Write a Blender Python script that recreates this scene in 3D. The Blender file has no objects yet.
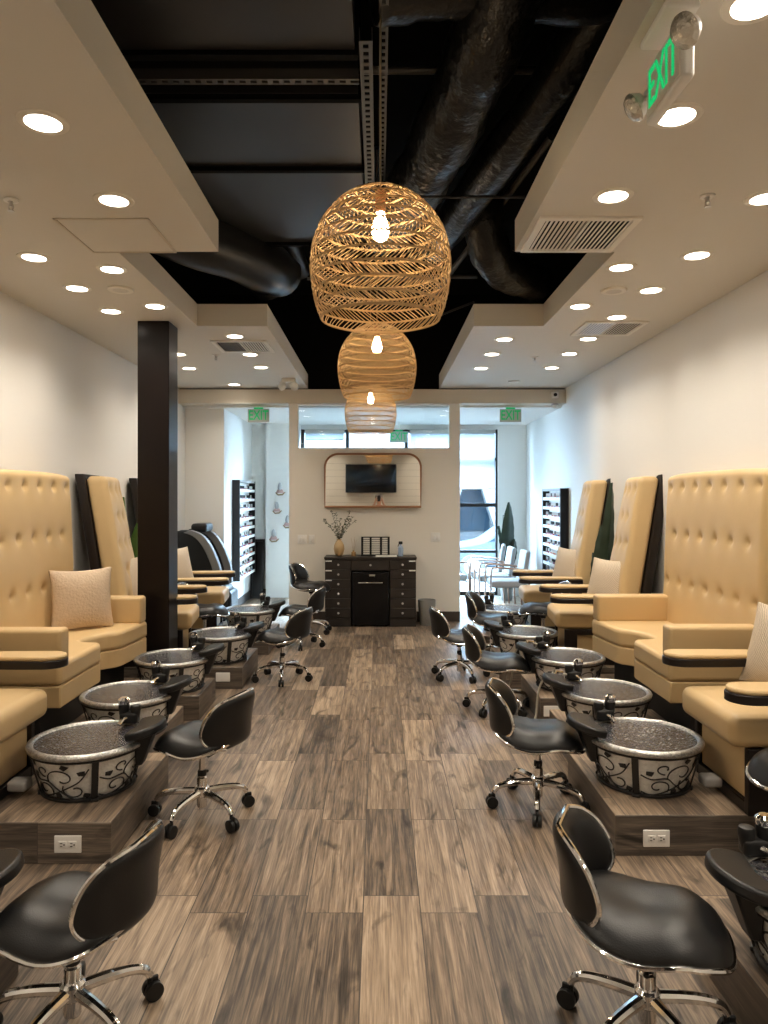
import bpy, bmesh, math, random
from mathutils import Vector, Matrix
random.seed(7)
S = bpy.context.scene
COL = S.collection
PI = math.pi

# ------------------------------------------------------------------ mesh helpers
class MB:
    def __init__(self):
        self.v, self.f, self.m = [], [], []
        self.mi = 0
        self._mark = 0
    def mark(self):
        self._mark = len(self.v); return self
    def xf(self, M):
        for i in range(self._mark, len(self.v)):
            self.v[i] = tuple(M @ Vector(self.v[i]))
        return self
    def add(self, vs, fs, mi=None):
        b = len(self.v)
        self.v.extend([tuple(p) for p in vs])
        k = self.mi if mi is None else mi
        for f in fs:
            self.f.append(tuple(b + i for i in f)); self.m.append(k)
        return self
    def box(self, x0, x1, y0, y1, z0, z1, mi=None):
        vs = [(x0,y0,z0),(x1,y0,z0),(x1,y1,z0),(x0,y1,z0),(x0,y0,z1),(x1,y0,z1),(x1,y1,z1),(x0,y1,z1)]
        return self.add(vs, [(0,3,2,1),(4,5,6,7),(0,1,5,4),(1,2,6,5),(2,3,7,6),(3,0,4,7)], mi)
    def rbox(self, c, s, r, n=(1,1,1), fn=None, k=3, mi=None):
        h = [q/2 for q in s]
        r = min(r, min(h)*0.999)
        offs = [math.tan(math.radians(45*(i+1)/k)) for i in range(k)]
        ax = []
        for a in range(3):
            e = h[a]-r
            inner = [(-e + 2*e*i/n[a], 0) for i in range(n[a]+1)]
            L = [-e - r*o for o in reversed(offs)] + [p[0] for p in inner] + [e + r*o for o in offs]
            ax.append(L)
        vs, fs, idx = [], [], {}
        def V(p):
            key = (round(p[0],6), round(p[1],6), round(p[2],6))
            if key in idx: return idx[key]
            q = [max(-(h[a]-r), min(h[a]-r, p[a])) for a in range(3)]
            d = [p[a]-q[a] for a in range(3)]
            L = math.sqrt(sum(t*t for t in d))
            w = [q[a] + (d[a]/L*r if L > 1e-9 else 0) for a in range(3)]
            if fn: w = fn(*w)
            idx[key] = len(vs)
            vs.append((w[0]+c[0], w[1]+c[1], w[2]+c[2]))
            return idx[key]
        for a in range(3):
            b, d = (a+1) % 3, (a+2) % 3
            for sg in (-1, 1):
                A, B = ax[b], ax[d]
                for i in range(len(A)-1):
                    for j in range(len(B)-1):
                        q = []
                        for (ii, jj) in ((i,j),(i+1,j),(i+1,j+1),(i,j+1)):
                            p = [0,0,0]; p[a] = sg*h[a]; p[b] = A[ii]; p[d] = B[jj]
                            q.append(V(p))
                        if sg < 0: q.reverse()
                        fs.append(tuple(q))
        return self.add(vs, fs, mi)
    def tube(self, pts, r, sides=8, closed=False, caps=True, mi=None):
        P = [Vector(p) for p in pts]
        n = len(P)
        R = r if isinstance(r, (list, tuple)) else [r]*n
        T = []
        for i in range(n):
            if closed: t = P[(i+1) % n] - P[i-1]
            else: t = P[min(i+1, n-1)] - P[max(i-1, 0)]
            if t.length < 1e-9: t = Vector((0,0,1))
            T.append(t.normalized())
        up = Vector((0,0,1)) if abs(T[0].z) < 0.9 else Vector((1,0,0))
        N = (up - T[0]*up.dot(T[0])).normalized()
        vs, fs = [], []
        for i in range(n):
            if i:
                N = N - T[i]*N.dot(T[i])
                N = N.normalized() if N.length > 1e-6 else T[i].orthogonal().normalized()
            Bn = T[i].cross(N)
            for k in range(sides):
                a = 2*PI*k/sides
                vs.append(P[i] + (N*math.cos(a) + Bn*math.sin(a))*R[i])
        for i in range(n if closed else n-1):
            j = (i+1) % n
            for k in range(sides):
                l = (k+1) % sides
                fs.append((i*sides+k, i*sides+l, j*sides+l, j*sides+k))
        if caps and not closed:
            fs.append(tuple(reversed(range(sides))))
            fs.append(tuple((n-1)*sides+k for k in range(sides)))
        return self.add(vs, fs, mi)
    def lathe(self, prof, seg=32, c=(0,0,0), mi=None, closed=False):
        vs, fs = [], []
        n = len(prof)
        for (r, z) in prof:
            for k in range(seg):
                a = 2*PI*k/seg
                vs.append((c[0]+r*math.cos(a), c[1]+r*math.sin(a), c[2]+z))
        for i in range(n if closed else n-1):
            j = (i+1) % n
            for k in range(seg):
                l = (k+1) % seg
                fs.append((i*seg+k, i*seg+l, j*seg+l, j*seg+k))
        if not closed:
            if prof[0][0] > 1e-6: fs.append(tuple(reversed(range(seg))))
            if prof[-1][0] > 1e-6: fs.append(tuple((n-1)*seg+k for k in range(seg)))
        return self.add(vs, fs, mi)
    def cyl(self, c, r, h, seg=20, axis='z', mi=None, r2=None):
        self.mark()
        self.lathe([(r, -h/2), (r if r2 is None else r2, h/2)], seg, mi=mi)
        M = Matrix.Translation(c)
        if axis == 'x': M = M @ Matrix.Rotation(PI/2, 4, 'Y')
        if axis == 'y': M = M @ Matrix.Rotation(-PI/2, 4, 'X')
        return self.xf(M)
    def prism(self, poly, z0, z1, mi=None):
        n = len(poly)
        vs = [(x, y, z0) for x, y in poly] + [(x, y, z1) for x, y in poly]
        fs = [tuple(reversed(range(n))), tuple(range(n, 2*n))]
        fs += [(i, (i+1) % n, n+(i+1) % n, n+i) for i in range(n)]
        return self.add(vs, fs, mi)
    def grid(self, fn, nu, nv, mi=None, flip=False):
        vs = [fn(i/nu, j/nv) for i in range(nu+1) for j in range(nv+1)]
        fs = []
        for i in range(nu):
            for j in range(nv):
                q = (i*(nv+1)+j, (i+1)*(nv+1)+j, (i+1)*(nv+1)+j+1, i*(nv+1)+j+1)
                fs.append(q[::-1] if flip else q)
        return self.add(vs, fs, mi)
    def build(self, name, mats, parent=None, smooth=True, angle=35, bevel=0, bseg=2, loc=None, weld=False):
        me = bpy.data.meshes.new(name)
        me.from_pydata(self.v, [], self.f)
        if not isinstance(mats, (list, tuple)): mats = [mats]
        for q in mats: me.materials.append(q)
        me.polygons.foreach_set('material_index', [min(k, len(mats)-1) for k in self.m])
        bm = bmesh.new(); bm.from_mesh(me)
        if weld: bmesh.ops.remove_doubles(bm, verts=bm.verts, dist=1e-5)
        bmesh.ops.recalc_face_normals(bm, faces=bm.faces)
        bm.to_mesh(me); bm.free()
        if smooth:
            me.polygons.foreach_set('use_smooth', [True]*len(me.polygons))
            me.set_sharp_from_angle(angle=math.radians(angle))
        o = bpy.data.objects.new(name, me)
        COL.objects.link(o)
        if parent is not None: o.parent = parent
        if loc: o.location = loc
        if bevel:
            b = o.modifiers.new('Bevel', 'BEVEL')
            b.width = bevel; b.segments = bseg; b.limit_method = 'ANGLE'; b.angle_limit = math.radians(40)
            b.harden_normals = False
        return o

def tag(o, label=None, cat=None, group=None, kind=None):
    if label: o['label'] = label
    if cat: o['category'] = cat
    if group: o['group'] = group
    if kind: o['kind'] = kind
    return o
def thing(name, label, cat, loc=(0,0,0), rz=0.0, group=None):
    o = bpy.data.objects.new(name, None)
    COL.objects.link(o)
    o.empty_display_size = 0.1
    o.location = loc; o.rotation_euler = (0, 0, rz)
    return tag(o, label, cat, group)
def struct(name, mb, m, **k):
    o = mb.build(name, m, **k)
    o['kind'] = 'structure'
    return o
def copy_tree(o, parent=None):
    c = o.copy(); COL.objects.link(c)
    if parent is not None: c.parent = parent
    for ch in list(o.children): copy_tree(ch, c)
    return c
def dup(root, label, loc, rz, group=None, first=set()):
    if root.name in first: r = copy_tree(root)
    else:
        first.add(root.name); r = root
    r.location = loc; r.rotation_euler = (0, 0, rz); r['label'] = label
    if group: r['group'] = group
    return r
def catmull(P, n=6, closed=False):
    P = [Vector(p) for p in P]; out = []
    N = len(P)
    rng = range(N if closed else N-1)
    for i in rng:
        if closed: a, b, c, d = P[i-1], P[i], P[(i+1) % N], P[(i+2) % N]
        else: a, b, c, d = P[max(i-1,0)], P[i], P[i+1], P[min(i+2, N-1)]
        for k in range(n):
            t = k/n
            out.append(0.5*((2*b) + (c-a)*t + (2*a-5*b+4*c-d)*t*t + (3*b-a-3*c+d)*t**3))
    if not closed: out.append(P[-1])
    return out
def lerp_table(T, x):
    if x <= T[0][0]: return T[0][1]
    n = len(T)
    for i in range(n-1):
        (a, va), (b, vb) = T[i], T[i+1]
        if x <= b:
            h = b-a; t = (x-a)/h
            m0 = (T[i+1][1]-T[i-1][1])/(T[i+1][0]-T[i-1][0]) if i else (vb-va)/h
            m1 = (T[i+2][1]-T[i][1])/(T[i+2][0]-T[i][0]) if i+2 < n else (vb-va)/h
            return (2*t**3-3*t*t+1)*va + (t**3-2*t*t+t)*h*m0 + (-2*t**3+3*t*t)*vb + (t**3-t*t)*h*m1
    return T[-1][1]
def clamp(x, a=0.0, b=1.0): return max(a, min(b, x))

# ------------------------------------------------------------------ materials
def new_mat(name):
    m = bpy.data.materials.new(name); m.use_nodes = True
    nt = m.node_tree
    return m, nt, nt.nodes, nt.links, nt.nodes['Principled BSDF']
def mat(name, col, rough=0.5, metal=0.0, bump=0.0, bscale=200.0, var=0.0, vscale=6.0, spec=None, coat=0.0, sheen=0.0, trans=0.0):
    m, nt, N, L, P = new_mat(name)
    P.inputs['Base Color'].default_value = (*col, 1)
    P.inputs['Roughness'].default_value = rough
    P.inputs['Metallic'].default_value = metal
    if spec is not None: P.inputs['Specular IOR Level'].default_value = spec
    P.inputs['Coat Weight'].default_value = coat
    P.inputs['Sheen Weight'].default_value = sheen
    P.inputs['Transmission Weight'].default_value = trans
    tc = N.new('ShaderNodeTexCoord')
    if var:
        n = N.new('ShaderNodeTexNoise'); n.inputs['Scale'].default_value = vscale; n.inputs['Detail'].default_value = 4
        L.new(tc.outputs['Object'], n.inputs['Vector'])
        mx = N.new('ShaderNodeMix'); mx.data_type = 'RGBA'
        mx.inputs[6].default_value = (*[c*(1-var) for c in col], 1)
        mx.inputs[7].default_value = (*[min(1, c*(1+var)) for c in col], 1)
        L.new(n.outputs['Fac'], mx.inputs[0]); L.new(mx.outputs[2], P.inputs['Base Color'])
    if bump:
        n = N.new('ShaderNodeTexNoise'); n.inputs['Scale'].default_value = bscale; n.inputs['Detail'].default_value = 2
        L.new(tc.outputs['Object'], n.inputs['Vector'])
        b = N.new('ShaderNodeBump'); b.inputs['Strength'].default_value = bump; b.inputs['Distance'].default_value = 0.01
        L.new(n.outputs['Fac'], b.inputs['Height']); L.new(b.outputs['Normal'], P.inputs['Normal'])
    return m
def emit(name, col, strength):
    m, nt, N, L, P = new_mat(name)
    P.inputs['Base Color'].default_value = (*col, 1)
    P.inputs['Emission Color'].default_value = (*col, 1)
    P.inputs['Emission Strength'].default_value = strength
    return m
def thin_glass(name, tint=(1,1,1), refl=0.08):
    m, nt, N, L, P = new_mat(name)
    N.remove(P)
    out = N['Material Output']
    tr = N.new('ShaderNodeBsdfTransparent'); tr.inputs['Color'].default_value = (*tint, 1)
    gl = N.new('ShaderNodeBsdfGlossy'); gl.inputs['Roughness'].default_value = 0.01
    lw = N.new('ShaderNodeLayerWeight'); lw.inputs['Blend'].default_value = 0.12
    ma = N.new('ShaderNodeMath'); ma.operation = 'MULTIPLY_ADD'; ma.inputs[1].default_value = 0.8; ma.inputs[2].default_value = refl*0.4
    L.new(lw.outputs['Fresnel'], ma.inputs[0])
    mx = N.new('ShaderNodeMixShader')
    L.new(ma.outputs[0], mx.inputs[0]); L.new(tr.outputs[0], mx.inputs[1]); L.new(gl.outputs[0], mx.inputs[2])
    L.new(mx.outputs[0], out.inputs['Surface'])
    return m
def shade_fabric(name):
    m, nt, N, L, P = new_mat(name)
    N.remove(P); out = N['Material Output']
    tr = N.new('ShaderNodeBsdfTransparent'); tr.inputs['Color'].default_value = (0.75,0.78,0.8,1)
    tl = N.new('ShaderNodeBsdfTranslucent'); tl.inputs['Color'].default_value = (0.5,0.52,0.53,1)
    df = N.new('ShaderNodeBsdfDiffuse'); df.inputs['Color'].default_value = (0.45,0.45,0.44,1)
    a = N.new('ShaderNodeMixShader'); a.inputs[0].default_value = 0.5
    L.new(tl.outputs[0], a.inputs[1]); L.new(df.outputs[0], a.inputs[2])
    b = N.new('ShaderNodeMixShader'); b.inputs[0].default_value = 0.6
    L.new(tr.outputs[0], b.inputs[1]); L.new(a.outputs[0], b.inputs[2])
    L.new(b.outputs[0], out.inputs['Surface'])
    return m

def wood_planks(name, mode, bw, rh, off, sx, sy, tones, rough=0.36, grain=1.0, mortar=0.0022):
    """mode: 'floor' planks run along world Y; 'top' the same; 'side' planks lie horizontally on upright faces."""
    m, nt, N, L, P = new_mat(name)
    g = N.new('ShaderNodeNewGeometry')
    sp = N.new('ShaderNodeSeparateXYZ'); L.new(g.outputs['Position'], sp.inputs[0])
    def math_(op, a, b, c=None):
        n = N.new('ShaderNodeMath'); n.operation = op
        for i, q in enumerate((a, b, c)):
            if q is None: continue
            if isinstance(q, (int, float)): n.inputs[i].default_value = q
            else: L.new(q, n.inputs[i])
        return n.outputs[0]
    if mode == 'side':
        along = math_('ADD', math_('ADD', sp.outputs['X'], sp.outputs['Y']), sx)
        across = math_('ADD', sp.outputs['Z'], sy)
    else:
        along = math_('ADD', sp.outputs['Y'], sx)
        across = math_('ADD', sp.outputs['X'], sy)
    cb = N.new('ShaderNodeCombineXYZ'); L.new(along, cb.inputs[0]); L.new(across, cb.inputs[1])
    br = N.new('ShaderNodeTexBrick')
    br.offset = off; br.offset_frequency = 2; br.squash = 1.0
    br.inputs['Color1'].default_value = (0,0,0,1); br.inputs['Color2'].default_value = (1,1,1,1)
    br.inputs['Mortar'].default_value = (0.5,0.5,0.5,1)
    br.inputs['Scale'].default_value = 1; br.inputs['Mortar Size'].default_value = mortar
    br.inputs['Mortar Smooth'].default_value = 0.1
    br.inputs['Brick Width'].default_value = bw; br.inputs['Row Height'].default_value = rh
    L.new(cb.outputs[0], br.inputs['Vector'])
    bw_ = N.new('ShaderNodeSeparateColor'); L.new(br.outputs['Color'], bw_.inputs[0])
    rnd = bw_.outputs[0]
    # grain coordinates shifted per plank
    sh = math_('MULTIPLY', rnd, 37.0)
    ga = math_('ADD', math_('MULTIPLY', along, 1.25), sh)
    gb = math_('ADD', math_('MULTIPLY', across, 22.0), math_('MULTIPLY', rnd, 19.0))
    gc = N.new('ShaderNodeCombineXYZ'); L.new(ga, gc.inputs[0]); L.new(gb, gc.inputs[1])
    n1 = N.new('ShaderNodeTexNoise'); n1.inputs['Scale'].default_value = 1.6; n1.inputs['Detail'].default_value = 7
    n1.inputs['Roughness'].default_value = 0.68; n1.inputs['Distortion'].default_value = 0.55
    L.new(gc.outputs[0], n1.inputs['Vector'])
    gc2 = N.new('ShaderNodeCombineXYZ')
    L.new(math_('MULTIPLY', along, 5.0), gc2.inputs[0]); L.new(math_('ADD', math_('MULTIPLY', across, 160.0), sh), gc2.inputs[1])
    n2 = N.new('ShaderNodeTexNoise'); n2.inputs['Scale'].default_value = 1.0; n2.inputs['Detail'].default_value = 3
    L.new(gc2.outputs[0], n2.inputs['Vector'])
    # large knots / smoky patches
    gc3 = N.new('ShaderNodeCombineXYZ')
    L.new(math_('ADD', math_('MULTIPLY', along, 2.6), sh), gc3.inputs[0]); L.new(math_('MULTIPLY', across, 8.0), gc3.inputs[1])
    n3 = N.new('ShaderNodeTexNoise'); n3.inputs['Scale'].default_value = 1.0; n3.inputs['Detail'].default_value = 4
    n3.inputs['Distortion'].default_value = 1.5
    L.new(gc3.outputs[0], n3.inputs['Vector'])
    cr = N.new('ShaderNodeValToRGB')
    el = cr.color_ramp.elements
    el[0].position = tones[0][0]; el[0].color = (*tones[0][1], 1)
    el[1].position = tones[-1][0]; el[1].color = (*tones[-1][1], 1)
    for p, c in tones[1:-1]:
        e = el.new(p); e.color = (*c, 1)
    val = math_('ADD', math_('MULTIPLY', rnd, 0.46), math_('MULTIPLY', math_('SUBTRACT', n1.outputs['Fac'], 0.5), 1.7*grain))
    val = math_('ADD', val, math_('MULTIPLY', math_('SUBTRACT', n2.outputs['Fac'], 0.5), 0.95*grain))
    val = math_('ADD', val, 0.29)
    L.new(val, cr.inputs[0])
    kn = N.new('ShaderNodeValToRGB')
    kn.color_ramp.elements[0].position = 0.27; kn.color_ramp.elements[0].color = (0.22,0.215,0.22,1)
    kn.color_ramp.elements[1].position = 0.44; kn.color_ramp.elements[1].color = (1,1,1,1)
    L.new(n3.outputs['Fac'], kn.inputs[0])
    mul = N.new('ShaderNodeMix'); mul.data_type = 'RGBA'; mul.blend_type = 'MULTIPLY'; mul.inputs[0].default_value = 1
    L.new(cr.outputs[0], mul.inputs[6]); L.new(kn.outputs[0], mul.inputs[7])
    mx = N.new('ShaderNodeMix'); mx.data_type = 'RGBA'
    L.new(br.outputs['Fac'], mx.inputs[0]); L.new(mul.outputs[2], mx.inputs[6]); mx.inputs[7].default_value = (0.07,0.055,0.045,1)
    L.new(mx.outputs[2], P.inputs['Base Color'])
    P.inputs['Roughness'].default_value = rough
    rr = math_('ADD', math_('MULTIPLY', n2.outputs['Fac'], 0.2), rough-0.1)
    L.new(rr, P.inputs['Roughness'])
    bp = N.new('ShaderNodeBump'); bp.inputs['Strength'].default_value = 0.25; bp.inputs['Distance'].default_value = 0.003
    hh = math_('SUBTRACT', math_('MULTIPLY', n2.outputs['Fac'], 0.25), br.outputs['Fac'])
    L.new(hh, bp.inputs['Height']); L.new(bp.outputs['Normal'], P.inputs['Normal'])
    return m

def hammered(name, col, scale, rough, metal, strength=0.8, mottled=None, rainbow=False):
    m, nt, N, L, P = new_mat(name)
    tc = N.new('ShaderNodeTexCoord')
    vo = N.new('ShaderNodeTexVoronoi'); vo.inputs['Scale'].default_value = scale
    L.new(tc.outputs['Object'], vo.inputs['Vector'])
    P.inputs['Base Color'].default_value = (*col, 1)
    P.inputs['Roughness'].default_value = rough; P.inputs['Metallic'].default_value = metal
    if mottled or rainbow:
        cr = N.new('ShaderNodeValToRGB')
        el = cr.color_ramp.elements
        if rainbow:
            cols = [(0.0,(0.03,0.03,0.032)),(0.3,(0.09,0.09,0.10)),(0.55,(0.20,0.20,0.205)),(0.75,(0.10,0.075,0.12)),(0.88,(0.07,0.11,0.115)),(1.0,(0.42,0.40,0.38))]
        else:
            cols = [(0.0, mottled), (1.0, col)]
        el[0].position = 0; el[0].color = (*cols[0][1],1); el[1].position = 1; el[1].color = (*cols[-1][1],1)
        for p, c in cols[1:-1]:
            e = el.new(p); e.color = (*c,1)
        sc = N.new('ShaderNodeSeparateColor'); L.new(vo.outputs['Color'], sc.inputs[0])
        L.new(sc.outputs[0], cr.inputs[0]); L.new(cr.outputs[0], P.inputs['Base Color'])
    b = N.new('ShaderNodeBump'); b.inputs['Strength'].default_value = strength; b.inputs['Distance'].default_value = 0.006
    L.new(vo.outputs['Distance'], b.inputs['Height']); L.new(b.outputs['Normal'], P.inputs['Normal'])
    return m
def knit(name, col):
    m, nt, N, L, P = new_mat(name)
    tc = N.new('ShaderNodeTexCoord')
    w = N.new('ShaderNodeTexWave'); w.wave_type = 'BANDS'; w.bands_direction = 'DIAGONAL'
    w.inputs['Scale'].default_value = 38; w.inputs['Distortion'].default_value = 3.0; w.inputs['Detail'].default_value = 2
    L.new(tc.outputs['Object'], w.inputs['Vector'])
    mx = N.new('ShaderNodeMix'); mx.data_type = 'RGBA'
    mx.inputs[6].default_value = (*[c*0.74 for c in col],1); mx.inputs[7].default_value = (*col,1)
    L.new(w.outputs['Fac'], mx.inputs[0]); L.new(mx.outputs[2], P.inputs['Base Color'])
    P.inputs['Roughness'].default_value = 0.9; P.inputs['Specular IOR Level'].default_value = 0.2
    b = N.new('ShaderNodeBump'); b.inputs['Strength'].default_value = 0.5; b.inputs['Distance'].default_value = 0.006
    L.new(w.outputs['Fac'], b.inputs['Height']); L.new(b.outputs['Normal'], P.inputs['Normal'])
    return m
def shiplap(name, col):
    m, nt, N, L, P = new_mat(name)
    g = N.new('ShaderNodeNewGeometry'); sp = N.new('ShaderNodeSeparateXYZ'); L.new(g.outputs['Position'], sp.inputs[0])
    md = N.new('ShaderNodeMath'); md.operation = 'MODULO'; md.inputs[1].default_value = 0.18; L.new(sp.outputs['Z'], md.inputs[0])
    lt = N.new('ShaderNodeMath'); lt.operation = 'LESS_THAN'; lt.inputs[1].default_value = 0.008; L.new(md.outputs[0], lt.inputs[0])
    mx = N.new('ShaderNodeMix'); mx.data_type = 'RGBA'
    mx.inputs[6].default_value = (*col,1); mx.inputs[7].default_value = (*[c*0.6 for c in col],1)
    L.new(lt.outputs[0], mx.inputs[0]); L.new(mx.outputs[2], P.inputs['Base Color'])
    P.inputs['Roughness'].default_value = 0.6
    return m

FT = [(0.0,(0.034,0.026,0.021)),(0.25,(0.092,0.069,0.052)),(0.5,(0.190,0.139,0.098)),(0.75,(0.315,0.232,0.160)),(1.0,(0.45,0.345,0.248))]
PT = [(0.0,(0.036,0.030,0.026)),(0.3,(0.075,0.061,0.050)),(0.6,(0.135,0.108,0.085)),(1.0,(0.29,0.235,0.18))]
M = {}
M['floor'] = wood_planks('wood look floor tile', 'floor', 0.80, 0.222, 0.85, 0.43+8.0, 0.062+0.222*40, FT, 0.40)
M['plat_top'] = wood_planks('wood look platform tile', 'top', 0.95, 0.20, 0.5, 8.0, 0.1+8.0, FT, 0.38)
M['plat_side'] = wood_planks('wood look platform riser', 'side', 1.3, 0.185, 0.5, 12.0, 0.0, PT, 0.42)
M['wall'] = mat('warm white wall paint', (0.70,0.685,0.655), 0.75, bump=0.02, bscale=300)
M['wall_front'] = mat('white wall paint', (0.80,0.79,0.76), 0.7)
M['ceil'] = mat('ceiling paint', (0.645,0.61,0.545), 0.55)
M['partition'] = mat('partition paint', (0.78,0.735,0.655), 0.75)
M['beam'] = mat('beam paint', (0.60,0.54,0.45), 0.6)
M['black'] = mat('flat black paint', (0.0028,0.0027,0.0027), 0.85, spec=0.1)
M['duct'] = mat('black painted sheet metal', (0.030,0.029,0.030), 0.40, metal=0.4, var=0.25, vscale=3)
M['flex'] = mat('black foil duct', (0.006,0.0058,0.0058), 0.32, bump=1.0, bscale=22, spec=0.32)
M['rduct'] = mat('matt black round duct', (0.009,0.0088,0.009), 0.36, spec=0.35)
M['strut'] = mat('galvanised strut', (0.09,0.085,0.08), 0.5, metal=0.4)
M['base'] = mat('dark baseboard', (0.05,0.035,0.027), 0.5)
M['column'] = mat('espresso column cladding', (0.007,0.0045,0.004), 0.30, var=0.3, vscale=4, spec=0.22)
M['beige'] = mat('beige vinyl', (0.57,0.405,0.205), 0.46, bump=0.06, bscale=350, var=0.05, vscale=5)
M['dkwood'] = mat('espresso wood', (0.012,0.008,0.0065), 0.34, spec=0.35)
M['plinth'] = mat('black plinth', (0.008,0.007,0.007), 0.6)
M['pillow'] = knit('knitted pillow cover', (0.62,0.52,0.40))
M['linen'] = mat('beige plush pillow cover', (0.56,0.44,0.32), 0.9, bump=0.5, bscale=60, var=0.1, vscale=25)
M['leather'] = mat('black vinyl', (0.007,0.007,0.0075), 0.36, spec=0.42, bump=0.10, bscale=260)
M['chrome'] = mat('chrome', (0.78,0.77,0.76), 0.10, 1.0)
M['steel'] = mat('brushed steel', (0.6,0.59,0.58), 0.3, 1.0)
M['blackpl'] = mat('black plastic', (0.008,0.008,0.008), 0.42, spec=0.35)
M['iron'] = mat('black wrought iron', (0.009,0.008,0.008), 0.45)
M['rim'] = hammered('hammered pewter', (0.62,0.61,0.59), 110, 0.28, 0.85, 0.28, mottled=(0.33,0.33,0.325))
M['shell'] = hammered('frosted hammered glass', (0.93,0.93,0.90), 70, 0.25, 0.0, 0.35, mottled=(0.80,0.80,0.77))
M['bowl'] = hammered('mosaic glass bowl', (0.3,0.3,0.3), 85, 0.14, 0.6, 0.3, rainbow=True)
M['hose'] = mat('cream hose', (0.55,0.52,0.44), 0.4)
M['white'] = mat('white plastic', (0.80,0.78,0.74), 0.4)
M['dltrim'] = mat('white light trim', (0.78,0.74,0.66), 0.4)
M['lens'] = emit('downlight lens', (1.0,0.90,0.76), 9.0)
M['bulb'] = emit('filament bulb', (1.0,0.78,0.50), 60.0)
M['rattan'] = mat('rattan', (0.60,0.42,0.22), 0.6, var=0.25, vscale=20)
M['cord'] = mat('fabric cord', (0.30,0.22,0.13), 0.8)
M['cab'] = mat('dark oak laminate', (0.021,0.016,0.0135), 0.42, var=0.35, vscale=8)
M['fridge'] = mat('gloss black', (0.004,0.004,0.005), 0.16, spec=0.25)
M['knob'] = mat('crystal knob', (0.85,0.85,0.85), 0.12, 0.6)
M['copper'] = mat('copper wood frame', (0.34,0.165,0.085), 0.35, 0.3)
M['mirror'] = mat('mirror glass', (0.86,0.86,0.84), 0.015, 1.0)
M['screen'] = mat('screen', (0.008,0.010,0.013), 0.08)
M['ship'] = shiplap('pale boarded wall', (0.66,0.62,0.54))
M['glass'] = thin_glass('clear glass', (0.96,0.99,1.0))
M['frame'] = mat('black window frame', (0.012,0.012,0.013), 0.4, 0.3)
M['shade'] = shade_fabric('screen shade')
M['greyplastic'] = mat('grey plastic', (0.30,0.29,0.28), 0.4)
M['exitface'] = mat('brushed exit panel', (0.42,0.41,0.39), 0.4, 0.3)
M['green'] = emit('exit green', (0.0,0.40,0.12), 0.75)
M['green_dim'] = emit('exit green small', (0.0,0.30,0.10), 0.55)
M['lampglass'] = mat('ribbed lamp lens', (0.72,0.68,0.60), 0.15, 0.5, bump=0.9, bscale=70)
M['leaf'] = mat('dark green leaf', (0.008,0.022,0.009), 0.4, var=0.4, vscale=10)
M['leaf_light'] = mat('bright green leaf', (0.05,0.11,0.015), 0.4, var=0.3, vscale=10)
M['pot'] = mat('grey pot', (0.22,0.22,0.21), 0.6)
M['vase'] = mat('tan ceramic vase', (0.46,0.31,0.15), 0.45)
M['twig'] = mat('olive twig', (0.10,0.085,0.05), 0.7)
M['olive'] = mat('olive leaf', (0.09,0.11,0.06), 0.6, var=0.3, vscale=30)
M['basket'] = mat('grey woven basket', (0.27,0.265,0.25), 0.85, bump=0.8, bscale=45)
M['seatcloth'] = mat('pale seat cushion', (0.36,0.37,0.38), 0.7)
M['rosemetal'] = mat('rose gold tube', (0.40,0.26,0.20), 0.3, 0.9)
M['concrete'] = mat('pavement concrete', (0.036,0.038,0.04), 0.9, var=0.1)
M['asphalt'] = mat('asphalt', (0.025,0.027,0.029), 0.9, var=0.15)
M['bldg'] = mat('white building plaster', (0.044,0.046,0.048), 0.8)
M['bwall2'] = mat('grey building wall', (0.016,0.019,0.022), 0.8)
M['bglass'] = mat('blue building glass', (0.004,0.009,0.014), 0.4, spec=0.06)
M['carpaint'] = mat('pale car paint', (0.026,0.033,0.04), 0.5, spec=0.06)
M['tyre'] = mat('tyre rubber', (0.02,0.02,0.02), 0.8)
M['pink'] = mat('dusty pink', (0.55,0.36,0.34), 0.6)
M['greyc'] = mat('pale grey cloth', (0.45,0.46,0.47), 0.7)
M['bandgrey'] = mat('mid grey vinyl', (0.16,0.158,0.155), 0.5)
M['diff'] = mat('amber glass', (0.30,0.19,0.09), 0.15)
M['bluebottle'] = mat('blue spray bottle', (0.35,0.45,0.60), 0.2)
M['paper'] = mat('paper', (0.75,0.73,0.68), 0.8)
M['skin'] = mat('skin', (0.55,0.33,0.23), 0.55)
M['hair'] = mat('hair', (0.20,0.17,0.15), 0.5)
M['rustcloth'] = mat('terracotta cloth', (0.42,0.19,0.12), 0.85)
M['darkcloth'] = mat('dark trousers', (0.03,0.03,0.035), 0.85)
POLISH = [mat('nail polish '+n, c, 0.15, coat=0.5) for n, c in (
    ('red',(0.35,0.02,0.03)),('pink',(0.65,0.26,0.30)),('nude',(0.62,0.42,0.34)),('mauve',(0.35,0.18,0.28)),
    ('blue',(0.15,0.25,0.45)),('white',(0.75,0.73,0.72)),('coral',(0.70,0.22,0.14)))]

# ------------------------------------------------------------------ room measures (metres; camera stands at x=0, y=0)
XL, XR = -2.563, 2.387
YB, YP, YF = -1.4, 9.25, 11.7
ZC, ZD, ZF = 2.993, 4.2, 2.77
PT_H = 0.18

# floor
struct('floor', MB().box(-3.2, 2.6, YB-0.1, YF+0.1, -0.12, 0), M['floor'], smooth=False)
# side, back walls
struct('wall_left', MB().box(XL-0.12, XL, YB, YP+0.27, 0, ZD), M['wall'], smooth=False)
struct('wall_right', MB().box(XR, XR+0.12, YB, YF, 0, ZD), M['wall'], smooth=False)
struct('wall_back', MB().box(XL-0.12, XR+0.12, YB-0.12, YB, 0, ZD), M['ship'], smooth=False)
# left pier of the front room, and the end wall behind it
mb = MB().box(XL-0.12, -2.05, 9.52, YF, 0, ZD)
struct('wall_pier', mb, M['wall_front'], smooth=False)
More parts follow.
